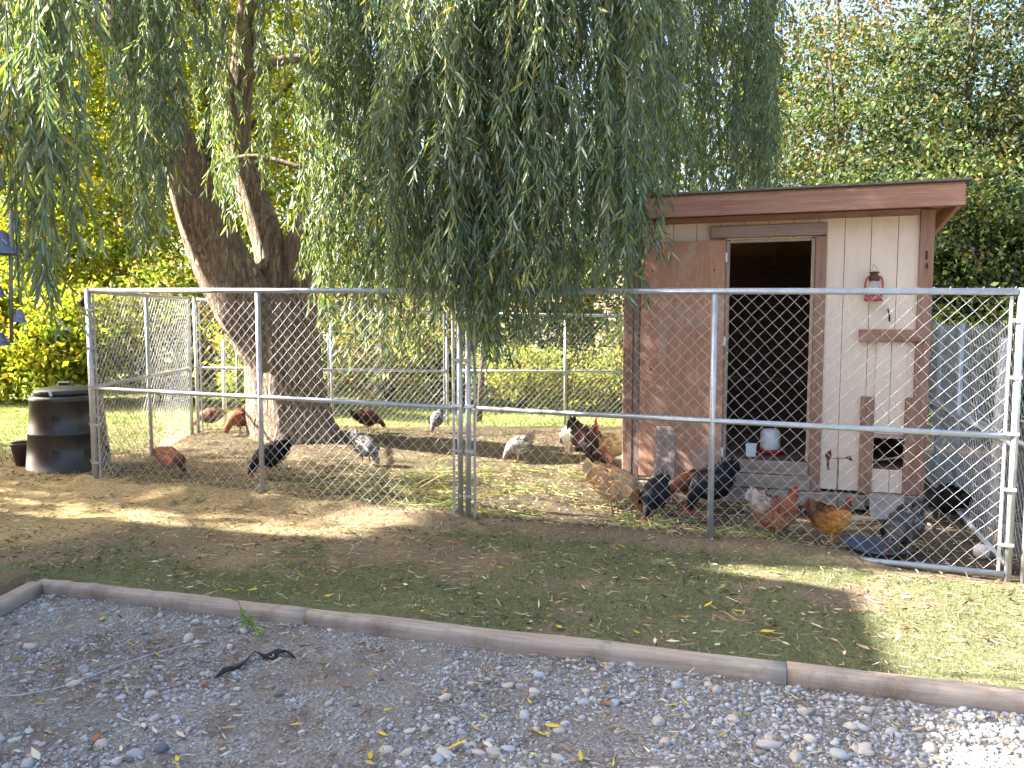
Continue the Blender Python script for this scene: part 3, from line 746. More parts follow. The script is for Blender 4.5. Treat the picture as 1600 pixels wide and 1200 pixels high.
# bits of dark mulch, twigs in the gravel
x, y = scatter_pts(26000, -2.8, 4, 2.4, 4.8, lambda x, y: vis(x, y) & in_yard(x, y) & (RNG.random(len(x)) < .12 + .9 * sstep(.52, .64, fbm(x, y, .45, 210, 3))))
n = len(x)
o = stuff('dead_twigs', M_dry, T_STR, F_STR, x, y, grz(x, y) + RNG.uniform(.004, .014, n), rdir(n, .02, .12), RNG.uniform(.012, .06, n), RNG.uniform(.0012, .003, n), pal(n, [(.12, .07, .045), (.2, .14, .09), (.33, .27, .2)], None, .3)); props(o, 'bits of dead twig and mulch among the gravel', 'twigs', kind='stuff')
# individually visible yellow leaves
def leafmesh(c):
    V, F, C = scatter_shape(T_LAN, F_LAN, np.zeros((1, 3)), np.array([[1., 0, 0]]), np.array([0.]), np.array([1.]), np.array([.17]), np.array([c]))
    V[:, 2] = np.abs(V[:, 2]) * .8; me = npmesh('fallen_leaf', V, F, C); me.materials.append(M_dry); return me
LM = {'yellow': leafmesh((.62, .47, .06)), 'pale': leafmesh((.60, .56, .46)), 'rust': leafmesh((.38, .14, .05)), 'tan': leafmesh((.45, .32, .16))}
spots = [('yellow', 157, 970, .07), ('yellow', 240, 1016, .09), ('yellow', 404, 940, .07), ('yellow', 497, 929, .09), ('yellow', 505, 950, .07), ('yellow', 452, 1131, .075), ('yellow', 580, 1176, .08), ('yellow', 698, 1170, .10), ('yellow', 738, 1130, .06), ('yellow', 660, 972, .08), ('yellow', 1100, 961, .09), ('yellow', 1040, 1101, .09), ('yellow', 836, 1138, .06), ('yellow', 850, 1130, .08), ('yellow', 1165, 966, .08), ('yellow', 598, 1112, .05), ('yellow', 1178, 928, .08), ('yellow', 908, 1194, .07), ('yellow', 992, 918, .06), ('yellow', 878, 993, .07), ('yellow', 279, 1188, .06), ('yellow', 948, 978, .05), ('yellow', 1186, 997, .09), ('yellow', 590, 1143, .06),
         ('pale', 222, 1130, .07), ('pale', 245, 1148, .06), ('pale', 62, 1192, .10), ('pale', 20, 1172, .08), ('pale', 275, 1142, .08), ('pale', 1040, 1015, .08), ('pale', 1023, 1010, .06), ('pale', 1044, 1068, .06), ('pale', 755, 1158, .08), ('pale', 190, 1175, .05), ('pale', 630, 928, .07), ('pale', 1116, 1022, .07), ('pale', 1320, 1024, .06), ('pale', 1300, 958, .07), ('pale', 1285, 990, .08),
         ('rust', 52, 1170, .05), ('rust', 145, 1158, .05), ('rust', 938, 1097, .06), ('rust', 854, 975, .04), ('rust', 82, 1046, .05), ('rust', 318, 1063, .05), ('rust', 468, 895, .05),
         ('tan', 570, 1190, .06), ('tan', 940, 1038, .06), ('tan', 370, 1134, .07), ('tan', 1230, 1000, .09), ('tan', 1060, 1003, .0), ('tan', 700, 1075, .06), ('tan', 1360, 1023, .08), ('tan', 1125, 925, .07)]
lab = {'yellow': 'slender yellow willow leaf lying on the ground in front of the fence', 'pale': 'pale dried willow leaf lying curled on the ground in front of the fence', 'rust': 'small rust red dead leaf lying on the ground in front of the fence', 'tan': 'tan dead willow leaf lying on the ground in front of the fence'}
for kind, u, v, s in spots:
    if s == 0: continue
    p = onground(u, v, -.02)
    z = float(grz(p.x, p.y)) + .016 if in_yard(p.x, p.y) else gzf(p.x, p.y) + .022
    o = bpy.data.objects.new('fallen_leaf', LM[kind]); COL.objects.link(o)
    o.location = (p.x, p.y, z); o.rotation_euler = (random.uniform(-.35, .35), random.uniform(-.25, .25), random.uniform(0, 6.28)); o.scale = (s * .95, s * (1.6 if kind != 'rust' else 3.5), s)
    gg = 'gravel' if in_yard(p.x, p.y) else 'grass'
    props(o, lab[kind].replace('on the ground in front of the fence', 'on the ' + gg), 'leaf', kind + ' leaves fallen on the ' + gg)

# ---------------------------------------------------------------- timber edging
M_timber = wood('weathered_timber', (.30, .245, .20), (.42, .36, .31), (.15, .115, .09), (.35, 6, 6), .95, .9, patch=(.19, .145, .115), pscale=3.5, plo=.50, phi=.70)
def timber(p0, p1, label, zt=.040, w=.055):
    p0 = Vector(p0); p1 = Vector(p1); L = (p1 - p0).length; a = math.atan2(p1.y - p0.y, p1.x - p0.x)
    mb = MB(); n = 18; k = 14
    vs = []
    for i in range(n + 1):
        x = L * i / n
        for q in range(k):
            th = 2 * math.pi * (q + .5) / k
            cy = math.copysign(abs(math.cos(th)) ** .6, math.cos(th)) * w; cz = math.copysign(abs(math.sin(th)) ** .6, math.sin(th)) * .058
            wob = (float(vn(x * 2 + p0.x * 7, q * .8, .6, 71)) - .5) * .010
            vs.append((x, cy + wob + .006 * math.sin(x * 2.1), zt - .058 + cz + wob * .8 + (float(vn(x + p0.x, 0, .6, 72)) - .5) * .010))
    fs = [(i * k + q, i * k + (q + 1) % k, (i + 1) * k + (q + 1) % k, (i + 1) * k + q) for i in range(n) for q in range(k)] + [tuple(range(k)), tuple(n * k + q for q in range(k))]
    mb.add(vs, fs, True)
    o = mb.build('landscape_timber', M_timber); o.location = (p0.x, p0.y, 0); o.rotation_euler = (0, 0, a)
    return props(o, label, 'timber', 'timbers edging the gravel yard')
def tpt(s, off=0): return (TC[0] + TD[0] * s + TN[0] * off, TC[1] + TD[1] * s + TN[1] * off, 0)
timber((-2.86, 4.66, 0), (-3.02, 1.6, 0), 'short grey timber running from the left corner of the gravel towards the viewer')
timber(tpt(-.02), tpt(1.79), 'grey timber edging the gravel, leftmost of the row below the grass')
timber(tpt(1.793), tpt(4.238), 'grey timber edging the gravel, middle one of the row, in shade')
timber(tpt(4.241), tpt(6.69), 'timber edging the gravel, rightmost of the row, running into the sunlight')

# things lying on the gravel
M_cord = mat('cord', (.42, .43, .45), (.33, .34, .36), 20, .6)
pts = [onground(u, v, -.03) for u, v in ((-30, 1093), (30, 1090), (90, 1078), (140, 1060), (190, 1038), (240, 1022), (290, 1009), (330, 1003))]
o = MB().tube([(p.x, p.y, float(grz(p.x, p.y)) + .014) for p in pts], .0028, 6).build('cord', M_cord); props(o, 'long pale grey cord curving over the gravel at left', 'cord')
pts = [onground(u, v, -.03) for u, v in ((-40, 1082), (-10, 1073), (8, 1065), (18, 1057))]
o = MB().tube([(p.x, p.y, float(grz(p.x, p.y)) + .012) for p in pts], .0025, 6).build('cord', M_cord); props(o, 'short end of pale cord at the left edge above the long cord', 'cord')
M_cloth = mat('black_webbing', (.008, .009, .012), (.014, .015, .02), 30, .8)
pts = [onground(u, v, -.03) for u, v in ((338, 1063), (352, 1055), (368, 1047), (385, 1036), (398, 1026), (412, 1030), (425, 1028), (436, 1024), (448, 1024), (460, 1030))]
vs = []
for i, p in enumerate(pts):
    w_ = (.006, .012, .014, .010, .006, .012, .020, .018, .013, .008)[i]; h = float(grz(p.x, p.y)) + .018 + .008 * math.sin(i * 1.9)
    d = (pts[min(i + 1, 9)] - pts[max(i - 1, 0)]).normalized(); nn = Vector((-d.y, d.x, 0))
    tw = .6 * math.sin(i * 1.3)
    for s_ in (-1, 1):
        for zz in (0, .004): vs.append(p + nn * (s_ * w_) + Vector((0, 0, h - p.z + s_ * tw * w_ + zz)))
fs = []
for i in range(9):
    b = i * 4; c_ = b + 4
    fs += [(b + 1, b + 3, c_ + 3, c_ + 1), (b, c_, c_ + 2, b + 2), (b, b + 1, c_ + 1, c_), (b + 2, c_ + 2, c_ + 3, b + 3)]
fs += [(0, 2, 3, 1), (36, 37, 39, 38)]
o = MB().add(vs, fs, True).build('webbing_strap', M_cloth); props(o, 'crumpled strip of black webbing on the gravel below the green sprig', 'strap')
# green sprig lying over the timber
p0 = onground(362, 936, .05)
spr = thing('willow_sprig', 'broken willow sprig with bright green leaves lying against the timber', 'sprig', (p0.x, p0.y, 0))
pp = [onground(u, v, z) - Vector((p0.x, p0.y, 0)) for u, v, z in ((362, 936, .06), (373, 940, .07), (378, 958, .05), (388, 975, 0), (405, 988, -.01))]
MB().tube(pp, [.003, .003, .0025, .002, .001], 5).build('stem', M_twig, spr)
nl = 44; ii = RNG.uniform(1.6, 4, nl); Pp = np.array([[np.interp(i, range(5), [p[k] for p in pp]) for k in range(3)] for i in ii]); Pp[:, 2] += .006
d = np.stack([RNG.normal(.5, .6, nl), RNG.normal(-.9, .4, nl), RNG.normal(-.05, .12, nl)], -1); d /= np.linalg.norm(d, axis=1)[:, None]
link('leaves', npmesh('leaves', *scatter_shape(T_LAN, F_LAN, Pp, d, RNG.random(nl) * 6.28, RNG.uniform(.05, .09, nl), RNG.uniform(.008, .013, nl), pal(nl, [(.20, .34, .08), (.28, .42, .14), (.15, .27, .07)]))), M_willow, spr)

# ---------------------------------------------------------------- chain link panels
PH = 1.83
def chain_mesh(L, H, z0, seed, r=.00155, sag=0):
    rng = np.random.default_rng(seed)
    cw = .0914; nw = int(round(L / (cw / 2))); cw = 2 * L / nw; nh = int(round(H / .047)); hh = H / nh
    NX = np.arange(nw + 1)[:, None] * cw / 2 + np.zeros((1, nh + 1)); NZ = z0 + np.arange(nh + 1)[None] * hh + np.zeros((nw + 1, 1))
    jx = (fbm(NX, NZ, .5, seed + 1, 3) - .5) * .03 + rng.normal(0, .0016, NX.shape); jz = (fbm(NX, NZ, .6, seed + 5, 3) - .5) * .045 + rng.normal(0, .0014, NX.shape)
    e = np.minimum(1, np.minimum(NX, L - NX) / .15) 
    NX2 = NX + jx * e; NZ2 = NZ + jz * np.minimum(1, (z0 + H - NZ) / .06 + .15)
    NY = (fbm(NX, NZ, .7, seed + 9, 2) - .5) * .03 * e
    if sag: NZ2 = NZ2 - sag * (NZ - z0) / H * (fbm(NX, NZ * 0, .9, seed + 12, 2))
    A, B = [], []
    for w in range(nw):
        j = np.arange(nh + 1); a = w + ((j + w) % 2)
        P = np.stack([NX2[a, j], NY[a, j] + np.where((j + w) % 2 == 0, .0014, -.0014), NZ2[a, j]], -1)
        A.append(P[:-1]); B.append(P[1:])
    A = np.concatenate(A); B = np.concatenate(B)
    d = B - A; d /= np.linalg.norm(d, axis=1)[:, None]
    n1 = np.cross(d, np.array([0, 1., 0])); n1 /= np.linalg.norm(n1, axis=1)[:, None]; n2 = np.cross(d, n1)
    vs = []
    for E_ in (A - d * r * .6, B + d * r * .6):
        for q in range(4):
            th = q * math.pi / 2 + .78; vs.append(E_ + n1 * (math.cos(th) * r) + n2 * (math.sin(th) * r))
    V = np.stack(vs, 1).reshape(-1, 3); f0 = np.array([[q, (q + 1) % 4, 4 + (q + 1) % 4, 4 + q] for q in range(4)])
    F = f0[None] + (np.arange(len(A)) * 8)[:, None, None]
    me = npmesh('chain_link_mesh', V, F.reshape(-1, 4)); me.materials.append(M_wire); return me
CM = {}
def panel(p0, p1, z0, z1, label, L=None, mid_post=True, bars=(True, True), seed=0, m=None, bottom=True, H=PH, mesh_h=None, top=True, wire_r=.00155, sag=0, grp='chain link panels of the pen'):
    p0 = Vector((*p0, z0)); p1 = Vector((*p1, z1)); d = p1 - p0; Lh = Vector((d.x, d.y, 0)).length
    t = thing('chain_link_panel', label, 'fence panel', p0, math.atan2(d.y, d.x), grp)
    m = m or M_galv; sh = d.z / Lh
    R_ = .0215
    def zz(x): return sh * x
    if True:
        MB().tube([(R_, 0, -.06), (R_, 0, H)], R_, 12).build('post', m, t); MB().tube([(Lh - R_, 0, zz(Lh) - .06), (Lh - R_, 0, zz(Lh) + H)], R_, 12).build('post', m, t)
    if top: MB().tube([(2 * R_, 0, H - R_), (Lh - 2 * R_, 0, zz(Lh) + H - R_)], R_, 12).build('top_rail', m, t)
    MB().tube([(2 * R_, 0, H * .5), (Lh - 2 * R_, 0, zz(Lh) + H * .5)], R_ * .9, 12).build('middle_rail', m, t)
    if bottom: MB().tube([(2 * R_, 0, .04), (Lh - 2 * R_, 0, zz(Lh) + .04)], R_ * .9, 12).build('bottom_rail', m, t)
    if mid_post: MB().tube([(Lh / 2, .001, -.05), (Lh / 2, .001, zz(Lh / 2) + H - 2 * R_)], R_ * .98, 12).build('post', m, t)
    for side, x, s_ in ((0, .075, 1), (1, Lh - .075, -1)):
        if bars[side]:
            MB().box(x - .009, x + .009, -.004, .004, zz(x) + .02, zz(x) + H - .05).build('tension_bar', m, t)
            for k in range(5):
                z = zz(x) + .22 + k * .35
                MB().box(min(x, x - s_ * .075), max(x, x - s_ * .075), -.026, -.0225, z, z + .024).box(x - .006, x + .006, -.0224, .012, z + .006, z + .018).build('clamp', m, t)
    key = (round(Lh, 1), mesh_h, seed, wire_r, sag)
    if key not in CM: CM[key] = chain_mesh(Lh - .13, mesh_h or (H - .045), .03, 100 + seed, wire_r, sag)
    o = link('chain_link_mesh', CM[key], None, t); o.location = (.065, 0, 0)
    if sh: o.matrix_local = Matrix(((1, 0, 0, .065), (0, 1, 0, 0), (sh, 0, 1, 0), (0, 0, 0, 1)))
    return t
def fp(s): return (FL[0] + FD[0] * s, FL[1] + FD[1] * s)
LF = float(np.linalg.norm(FR - FL)); half = LF / 2
panel(fp(0), fp(half - .012), .060, .012, 'long front chain link panel on the left, in front of the willow trunk', seed=1)
panel(fp(half + .012), fp(LF), .012, -.035, 'long front chain link panel on the right, in front of the coop', seed=2)
panel(fp(LF + .045), fp(LF + 3.7), -.035, -.08, 'chain link panel continuing past the right edge, only its end post showing', seed=2)
panel((-4.19, 10.36), (FL[0] - .03, FL[1] + .05), .058, .060, 'left side chain link panel beside the compost bin', seed=3, bottom=False)
panel((-4.16, 10.42), (-.98, 12.25), .055, -.10, 'rear chain link panel behind the willow trunk', seed=1, bottom=False)
panel((-.93, 12.3), (2.62, 12.95), -.10, -.16, 'rear chain link panel behind the rooster and white hen', seed=2, bottom=False)
# right side run: mesh lower than the frame, no top rail
RS = np.array([3.20, 5.02]); RD = np.array([.331, .944])
panel(tuple(RS), tuple(RS + RD * 3.66), -.03, -.06, 'right side chain link panel with sagging mesh beside the coop', seed=5, H=1.66, top=False, mesh_h=1.62, sag=.10, wire_r=.0019)
panel(tuple(RS + np.array([.13, .0])), tuple(RS + np.array([.14, 0]) + RD * 3.66), -.03, -.06, 'second sagging chain link layer just outside the right side panel', seed=6, mid_post=False, H=1.60, top=False, mesh_h=1.60, sag=.06, wire_r=.0019, bottom=False)
M_pole = mat('bright_pole', (.75, .72, .68), (.45, .43, .42), 18, .5, .1, .2)
b = onground(1549, 842, 0.0)
pl = thing('steel_pole', 'thick sunlit pole wrapped in wire in the right side run', 'pole', (b.x, b.y, -.03))
MB().tube([(0, 0, 0), (.01, .01, .9), (.045, .03, 1.5)], [.028, .03, .034], 12).build('shaft', M_pole, pl)
mb = MB()
for k in range(26): 
    z = .05 + k * .055; mb.tube([(.034 * math.cos(a_ * .9) + .02 * z * z * .9, .034 * math.sin(a_ * .9) + .012 * z, z + a_ * .008) for a_ in range(8)], .002, 4)
mb.build('wire_wrap', M_wire, pl)
M_ball = mat('white_ball', (.62, .60, .56), (.45, .42, .38), 9, .6, 0, .15)
b = onground(1533, 868, 0); o = MB().lathe([(.0, -.052)] + [(.052 * math.cos(a_), .052 * math.sin(a_)) for a_ in np.linspace(-1.4, 1.4, 12)] + [(0, .052)], n=20).build('ball', M_ball); o.location = (b.x, b.y, gzf(b.x, b.y) + .047); props(o, 'dirty white ball on the soil by the right front corner of the pen', 'ball')
M_block = wood('raw_wood', (.42, .30, .19), (.52, .40, .28), (.30, .2, .12), (3, 3, .3))
b = onground(1552, 845, 0); o = MB().box(-.022, .022, -.022, .022, -.04, .13, bev=.004, jit=.004).build('wooden_stake', M_block); o.location = (b.x + .03, b.y, 0); o.rotation_euler = (.1, .18, .3); props(o, 'short raw wood stake by the foot of the sunlit pole', 'stake')

# loose poles behind the pen
def pole(u, v0, v1, Y, r, label, m=None, du=0, name='metal_pole'):
    a_ = at(u, v1, Y); b_ = at(u + du, v0, Y); g = gzf(a_.x, a_.y)
    o = MB().tube([(0, 0, -.05), (b_.x - a_.x, 0, b_.z - g)], r, 8).build(name, m or M_galv); o.location = (a_.x, a_.y, g)
    return props(o, label, 'pole')
pole(352, 530, 672, 11.4, .032, 'sunlit upright pole left of the willow trunk behind the pen', M_pole, du=-3)
pole(370, 545, 672, 11.6, .014, 'thin dark upright pole beside the sunlit pole behind the pen', M_rail_d)
pole(513, 520, 640, 13.2, .022, 'pale upright pole just right of the willow trunk beyond the rear panel', M_galv)
pole(748, 530, 650, 13.0, .05, 'dark leaning wooden post behind the joint of the front fence', M_bark2, du=8, name='wooden_post')
pole(1020 - 130, 560, 650, 15.8, .035, 'dark crooked stem standing in the weeds left of the coop', M_bark2, du=-30, name='dead_stem')

# ---------------------------------------------------------------- coop
CA = math.atan2(-.324, .946)
M_cream = wood('cream_siding', (.68, .57, .47), (.72, .61, .51), (.62, .51, .41), (3, 3, .35), .75, .12, patch=(.55, .43, .35), pscale=1.3, plo=.55, phi=.8)
M_red_v = wood('stained_wood_upright', (.25, .13, .09), (.35, .23, .18), (.14, .07, .05), (4, 4, .3), .8, .5)
M_red_h = wood('stained_wood_level', (.26, .13, .09), (.37, .23, .18), (.14, .07, .05), (.3, 4, 4), .8, .5)
M_weath = wood('greyed_wood', (.24, .18, .155), (.34, .28, .25), (.13, .09, .075), (.3, 5, 5), .9, .7)
M_weath_v = wood('greyed_wood_upright', (.22, .16, .14), (.33, .27, .25), (.13, .09, .075), (5, 5, .3), .9, .7)
M_raw = wood('raw_rafter', (.42, .24, .11), (.52, .33, .18), (.33, .17, .08), (4, .3, 4), .8, .3)
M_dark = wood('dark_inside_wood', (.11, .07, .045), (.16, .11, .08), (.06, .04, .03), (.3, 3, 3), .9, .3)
M_ply = wood('stained_plywood', (.38, .20, .125), (.47, .28, .19), (.24, .12, .08), (4.5, 4.5, .8), .85, .5, patch=(.42, .31, .26), pscale=3.0, plo=.52, phi=.66)
M_sill = wood('sill_wood', (.24, .20, .17), (.34, .30, .26), (.14, .11, .09), (.4, 4, 4), .9, .8)
M_conc = mat('grey_board', (.30, .28, .27), (.22, .20, .19), 10, .9, 0, .5)
M_jamb = wood('jamb_wood', (.36, .26, .20), (.44, .34, .27), (.28, .2, .15), (4, 4, .3), .8, .2)
M_tin = mat('roofing_felt', (.10, .10, .095), (.16, .15, .14), 30, .9)
M_black = mat('black_iron', (.02, .02, .02), (.04, .035, .03), 30, .6, .5)
M_white = mat('white_plastic', (.72, .74, .78), (.66, .68, .72), 6, .4, 0, .05)
coop = thing('chicken_coop', 'small cream sided chicken coop with reddish wood trim and open plywood door', 'coop', (1.04, 7.38, -.01), CA)
WT, DP = 2.52, 2.6
holes = [(.905, 1.625, -1, 2.312), (2.138, 2.372, .351, .617)]
def cut_rects(x0, x1, z0, z1):
    xs_ = sorted({x0, x1, *[h for H_ in holes for h in H_[:2] if x0 < h < x1]})
    out_ = []
    for a_, b_ in zip(xs_, xs_[1:]):
        zs_ = [(z0, z1)]
        for h in holes:
            if h[0] < (a_ + b_) / 2 < h[1]:
                nz = []
                for q0, q1 in zs_:
                    if h[2] > q0: nz.append((q0, min(q1, h[2])))
                    if h[3] < q1: nz.append((max(q0, h[3]), q1))
                zs_ = [z_ for z_ in nz if z_[1] - z_[0] > .002]
        out_ += [(a_, b_, *z_) for z_ in zs_]
    return out_
for i in range(12):
    x0 = .03 + .2035 * i; mb = MB()
    for a_, b_, z0, z1 in cut_rects(x0 + .0025, x0 + .2035 - .0025, .155, 2.51): mb.box(a_, b_, -.012, .002, z0, z1)
    mb.build('siding_board', M_cream, coop)
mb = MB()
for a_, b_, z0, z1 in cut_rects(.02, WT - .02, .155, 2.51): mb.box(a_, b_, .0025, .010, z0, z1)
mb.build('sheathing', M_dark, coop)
def roofz(y): return 2.53 - .105 * (y + .3)
for nm, x0, x1 in (('left', -.012, .008), ('right', WT - .008, WT + .012)):
    mb = MB(); 
    for k in range(12):
        y0 = .012 + k * .2155; mb.prism([(x0, .15), (x1, .15), (x1, roofz(y0)), (x0, roofz(y0))], y0, y0 + .209)
    mb.build('side_wall', M_cream, coop)
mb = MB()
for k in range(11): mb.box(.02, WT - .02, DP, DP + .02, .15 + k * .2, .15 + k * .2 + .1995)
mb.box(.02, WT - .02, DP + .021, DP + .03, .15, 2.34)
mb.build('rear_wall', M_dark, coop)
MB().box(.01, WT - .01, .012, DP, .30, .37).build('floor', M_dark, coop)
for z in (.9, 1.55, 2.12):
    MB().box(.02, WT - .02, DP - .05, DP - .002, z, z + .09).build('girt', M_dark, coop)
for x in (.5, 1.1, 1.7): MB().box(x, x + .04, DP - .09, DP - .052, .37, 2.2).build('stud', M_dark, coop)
MB().box(.3, 2.3, 1.7, 1.76, .95, .99).build('perch', M_dark, coop)
MB().tube([(2.05, .14, .385), (2.2, .12, .41), (2.30, .11, .43), (2.42, .10, .47)], .010, 6).build('twig', M_block, coop)
# trim
MB().box(.0, .088, -.045, -.013, -.02, 2.49, bev=.004).build('corner_board', M_red_v, coop)
MB().box(.094, .155, -.040, -.013, .0, 2.49, bev=.004).build('corner_board', M_weath_v, coop)
MB().box(WT - .095, WT + .012, -.048, -.013, .150, 2.50, bev=.004).build('corner_board', M_red_v, coop)
MB().box(WT - .045, WT - .03, -.056, -.0485, 2.03, 2.07).box(WT - .05, WT - .036, -.056, -.0485, 2.10, 2.17).build('iron_bracket', M_black, coop)
MB().box(.765, 1.72, -.075, -.013, 2.322, 2.428, bev=.005, jit=.002).build('door_header', M_weath, coop)
MB().box(1.632, 1.722, -.048, -.013, .135, 2.318, bev=.004).build('door_trim', M_red_v, coop)
MB().box(1.602, 1.628, -.030, .06, .385, 2.300).build('door_jamb', M_jamb, coop)
MB().box(.902, .928, -.035, .06, .20, 2.300).build('door_jamb', M_jamb, coop)
MB().box(.930, 1.600, -.010, .06, 2.285, 2.310).build('door_jamb', M_jamb, coop)
MB().box(.862, .899, -.040, -.013, .16, 2.318, bev=.003).build('door_trim', M_red_v, coop)
MB().box(.905, 1.628, -.055, .011, .262, .375, bev=.006, jit=.003).build('threshold_board', M_weath, coop)
MB().box(.86, 1.64, -.075, .0, .135, .258, bev=.008, jit=.003).build('sill_beam', M_sill, coop)
MB().box(-.0, 1.30, -.05, .05, -.03, .130, bev=.01, jit=.004).build('skid_beam', M_sill, coop)
MB().box(1.303, 2.09, -.07, .03, -.0, .128, bev=.01, jit=.004).build('skid_beam', M_sill, coop)
MB().box(2.093, 2.58, -.06, .04, .03, .148, bev=.012, jit=.005).build('skid_beam', M_sill, coop)
MB().box(2.25, 2.60, -.09, .02, -.05, .022, bev=.008, jit=.004).build('skid_beam', M_block, coop)
MB().box(1.995, 2.49, -.075, -.013, 1.432, 1.532, bev=.004).build('shelf_board', M_red_h, coop)
MB().box(2.028, 2.130, -.05, -.013, .148, .968, bev=.003).build('slide_guide', M_red_v, coop)
MB().box(2.368, 2.470, -.056, -.0485, .156, .968).box(2.368, 2.424, -.0484, -.013, .156, .968).build('slide_guide', M_red_v, coop)
mb = MB()
mb.box(2.134, 2.245, -.028, -.0135, .655, 1.43).box(2.251, 2.364, -.028, -.0135, .655, 1.43)
mb.build('slide_door', M_cream, coop)
MB().box(2.134, 2.364, -.030, -.0135, .622, .650).build('slide_door_rail', M_jamb, coop)
MB().tube([(2.21, -.014, 1.70), (2.212, -.05, 1.68), (2.222, -.055, 1.63), (2.222, -.035, 1.60), (2.218, -.03, 1.64)], .006, 6).build('hook', M_black, coop)
# ramp
Mr = Matrix.Translation((2.11, -.075, .145)) @ Matrix.Rotation(math.radians(38), 4, 'X')
MB().box(0, .27, -.40, 0, -.018, 0, M=Mr, bev=.004).build('ramp', M_conc, coop)
# open door leaf
door = MB().box(.0, .735, -.012, .006, 0, 2.115, bev=.002).build('door', M_ply, coop)
door.location = (.163, -.075, .185); door.rotation_euler = (0, 0, math.radians(-1.2))
for z in (1.93, 1.2, .22):
    MB().box(.735, .752, -.016, .004, z, z + .075).tube([(.742, -.018, z - .004), (.742, -.018, z + .08)], .005, 6).build('hinge', M_white, door)
mb = MB()
for x in (.10, .64):
    for z in (.12, .55, .98, 1.42, 1.86): mb.tube([(x + random.uniform(-.01, .01), -.0125, z), (x, -.0165, z)], .007, 8)
mb.build('bolt', M_black, door)
Mt = wood('damp_stain', (.16, .085, .07), (.22, .13, .10), (.10, .05, .04), (.5, 3, 3))
# roof
def sl(y, dz=0): return roofz(y) + dz
rf = MB()
RX0, RX1, RY0, RY1 = -.24, 2.73, -.34, DP + .2
vs = [(x, y, sl(y, .145 + q)) for q in (0, .016) for y in (RY0, RY1) for x in (RX0, RX1)]
rf.add(vs, [(0, 2, 3, 1), (4, 5, 7, 6), (0, 1, 5, 4), (2, 6, 7, 3), (0, 4, 6, 2), (1, 3, 7, 5)]).build('roof_covering', M_tin, coop)
vs = [(x, y, sl(y, .125 + q)) for q in (0, .018) for y in (RY0 + .05, RY1 - .03) for x in (RX0 + .04, RX1 - .045)]
MB().add(vs, [(0, 2, 3, 1), (4, 5, 7, 6), (0, 1, 5, 4), (2, 6, 7, 3), (0, 4, 6, 2), (1, 3, 7, 5)]).build('roof_deck', M_raw, coop)
MB().box(-.20, 2.69, -.335, -.298, 2.487, 2.650, bev=.004, jit=.001).build('fascia_board', M_red_h, coop)
for x in (.03, .64, 1.25, 1.87, 2.43):
    mb = MB(); y0, y1 = -.296, DP + .1
    vs = [(xx_, y, sl(y, q)) for q in (.035, .123) for y in (y0, y1) for xx_ in (x, x + .038)]
    mb.add(vs, [(0, 2, 3, 1), (4, 5, 7, 6), (0, 1, 5, 4), (2, 6, 7, 3), (0, 4, 6, 2), (1, 3, 7, 5)]); mb.build('rafter', M_raw, coop)
for x in (-.20, 2.655):
    vs = [(xx_, y, sl(y, q)) for q in (-.02, .124) for y in (-.296, RY1 - .05) for xx_ in (x, x + .035)]
    MB().add(vs, [(0, 2, 3, 1), (4, 5, 7, 6), (0, 1, 5, 4), (2, 6, 7, 3), (0, 4, 6, 2), (1, 3, 7, 5)]).build('barge_board', M_raw, coop)
for y in (.05, .75, 1.45):
    MB().box(2.47, 2.652, y, y + .038, sl(y, .033), sl(y, .12)).build('lookout', M_raw, coop)
MB().box(.156, WT - .1, -.040, -.0135, 2.462, 2.512).build('top_trim', M_red_h, coop)

CM4 = Matrix.Translation((1.04, 7.38, -.01)) @ Matrix.Rotation(CA, 4, 'Z')
def cl(x, y, z): return CM4 @ Vector((x, y, z))
# weathered plank leaning on the door
a_ = cl(.42, -.33, .02); o = MB().box(-.09, .09, -.012, .012, -.02, .66, bev=.003, jit=.003).build('leaning_plank', M_weath_v); o.location = a_; o.rotation_euler = (math.radians(-16), 0, CA); props(o, 'short grey plank leaning against the open plywood door', 'plank')
# lantern
M_redp = mat('faded_red_paint', (.42, .09, .09), (.30, .06, .055), 14, .55, .1, .2)
M_rust = mat('rusty_cap', (.14, .055, .045), (.08, .04, .035), 30, .8, .2, .2)
mgl, nt, bs, out = nodes_new('lantern_glass'); bs.inputs['Base Color'].default_value = (.85, .9, .92, 1); bs.inputs['Roughness'].default_value = .12; bs.inputs['Transmission Weight'].default_value = .8; bs.inputs['IOR'].default_value = 1.2
ln = thing('lantern', 'faded red hurricane lantern hanging on the cream coop wall', 'lantern', cl(2.09, -.10, 1.765), CA)
MB().lathe([(.0, 0), (.068, 0), (.074, .012), (.070, .035), (.045, .048), (.03, .055)], n=20).build('tank', M_redp, ln)
MB().lathe([(.030, .055), (.034, .07), (.022, .082)], n=16).build('burner', M_rust, ln)
MB().lathe([(.026, .082), (.042, .10), (.045, .125), (.036, .15), (.028, .165)], n=18).build('globe', mgl, ln)
MB().lathe([(.036, .165), (.044, .172), (.040, .195), (.030, .215), (.028, .228), (.040, .232), (.040, .238), (.0, .245)], n=18).build('chimney', M_rust, ln)
for s_ in (-1, 1): MB().tube([(s_ * .05, 0, .03), (s_ * .066, 0, .07), (s_ * .066, 0, .15), (s_ * .055, 0, .19), (s_ * .036, 0, .205)], .0085, 8).build('frame_tube', M_redp, ln)
MB().tube([(-.03, 0, .235), (-.018, 0, .27), (0, .05, .30), (.018, 0, .27), (.03, 0, .235)], .0022, 5).tube([(0, .09, .305), (0, .03, .302)], .003, 5).build('bail', M_galv, ln)
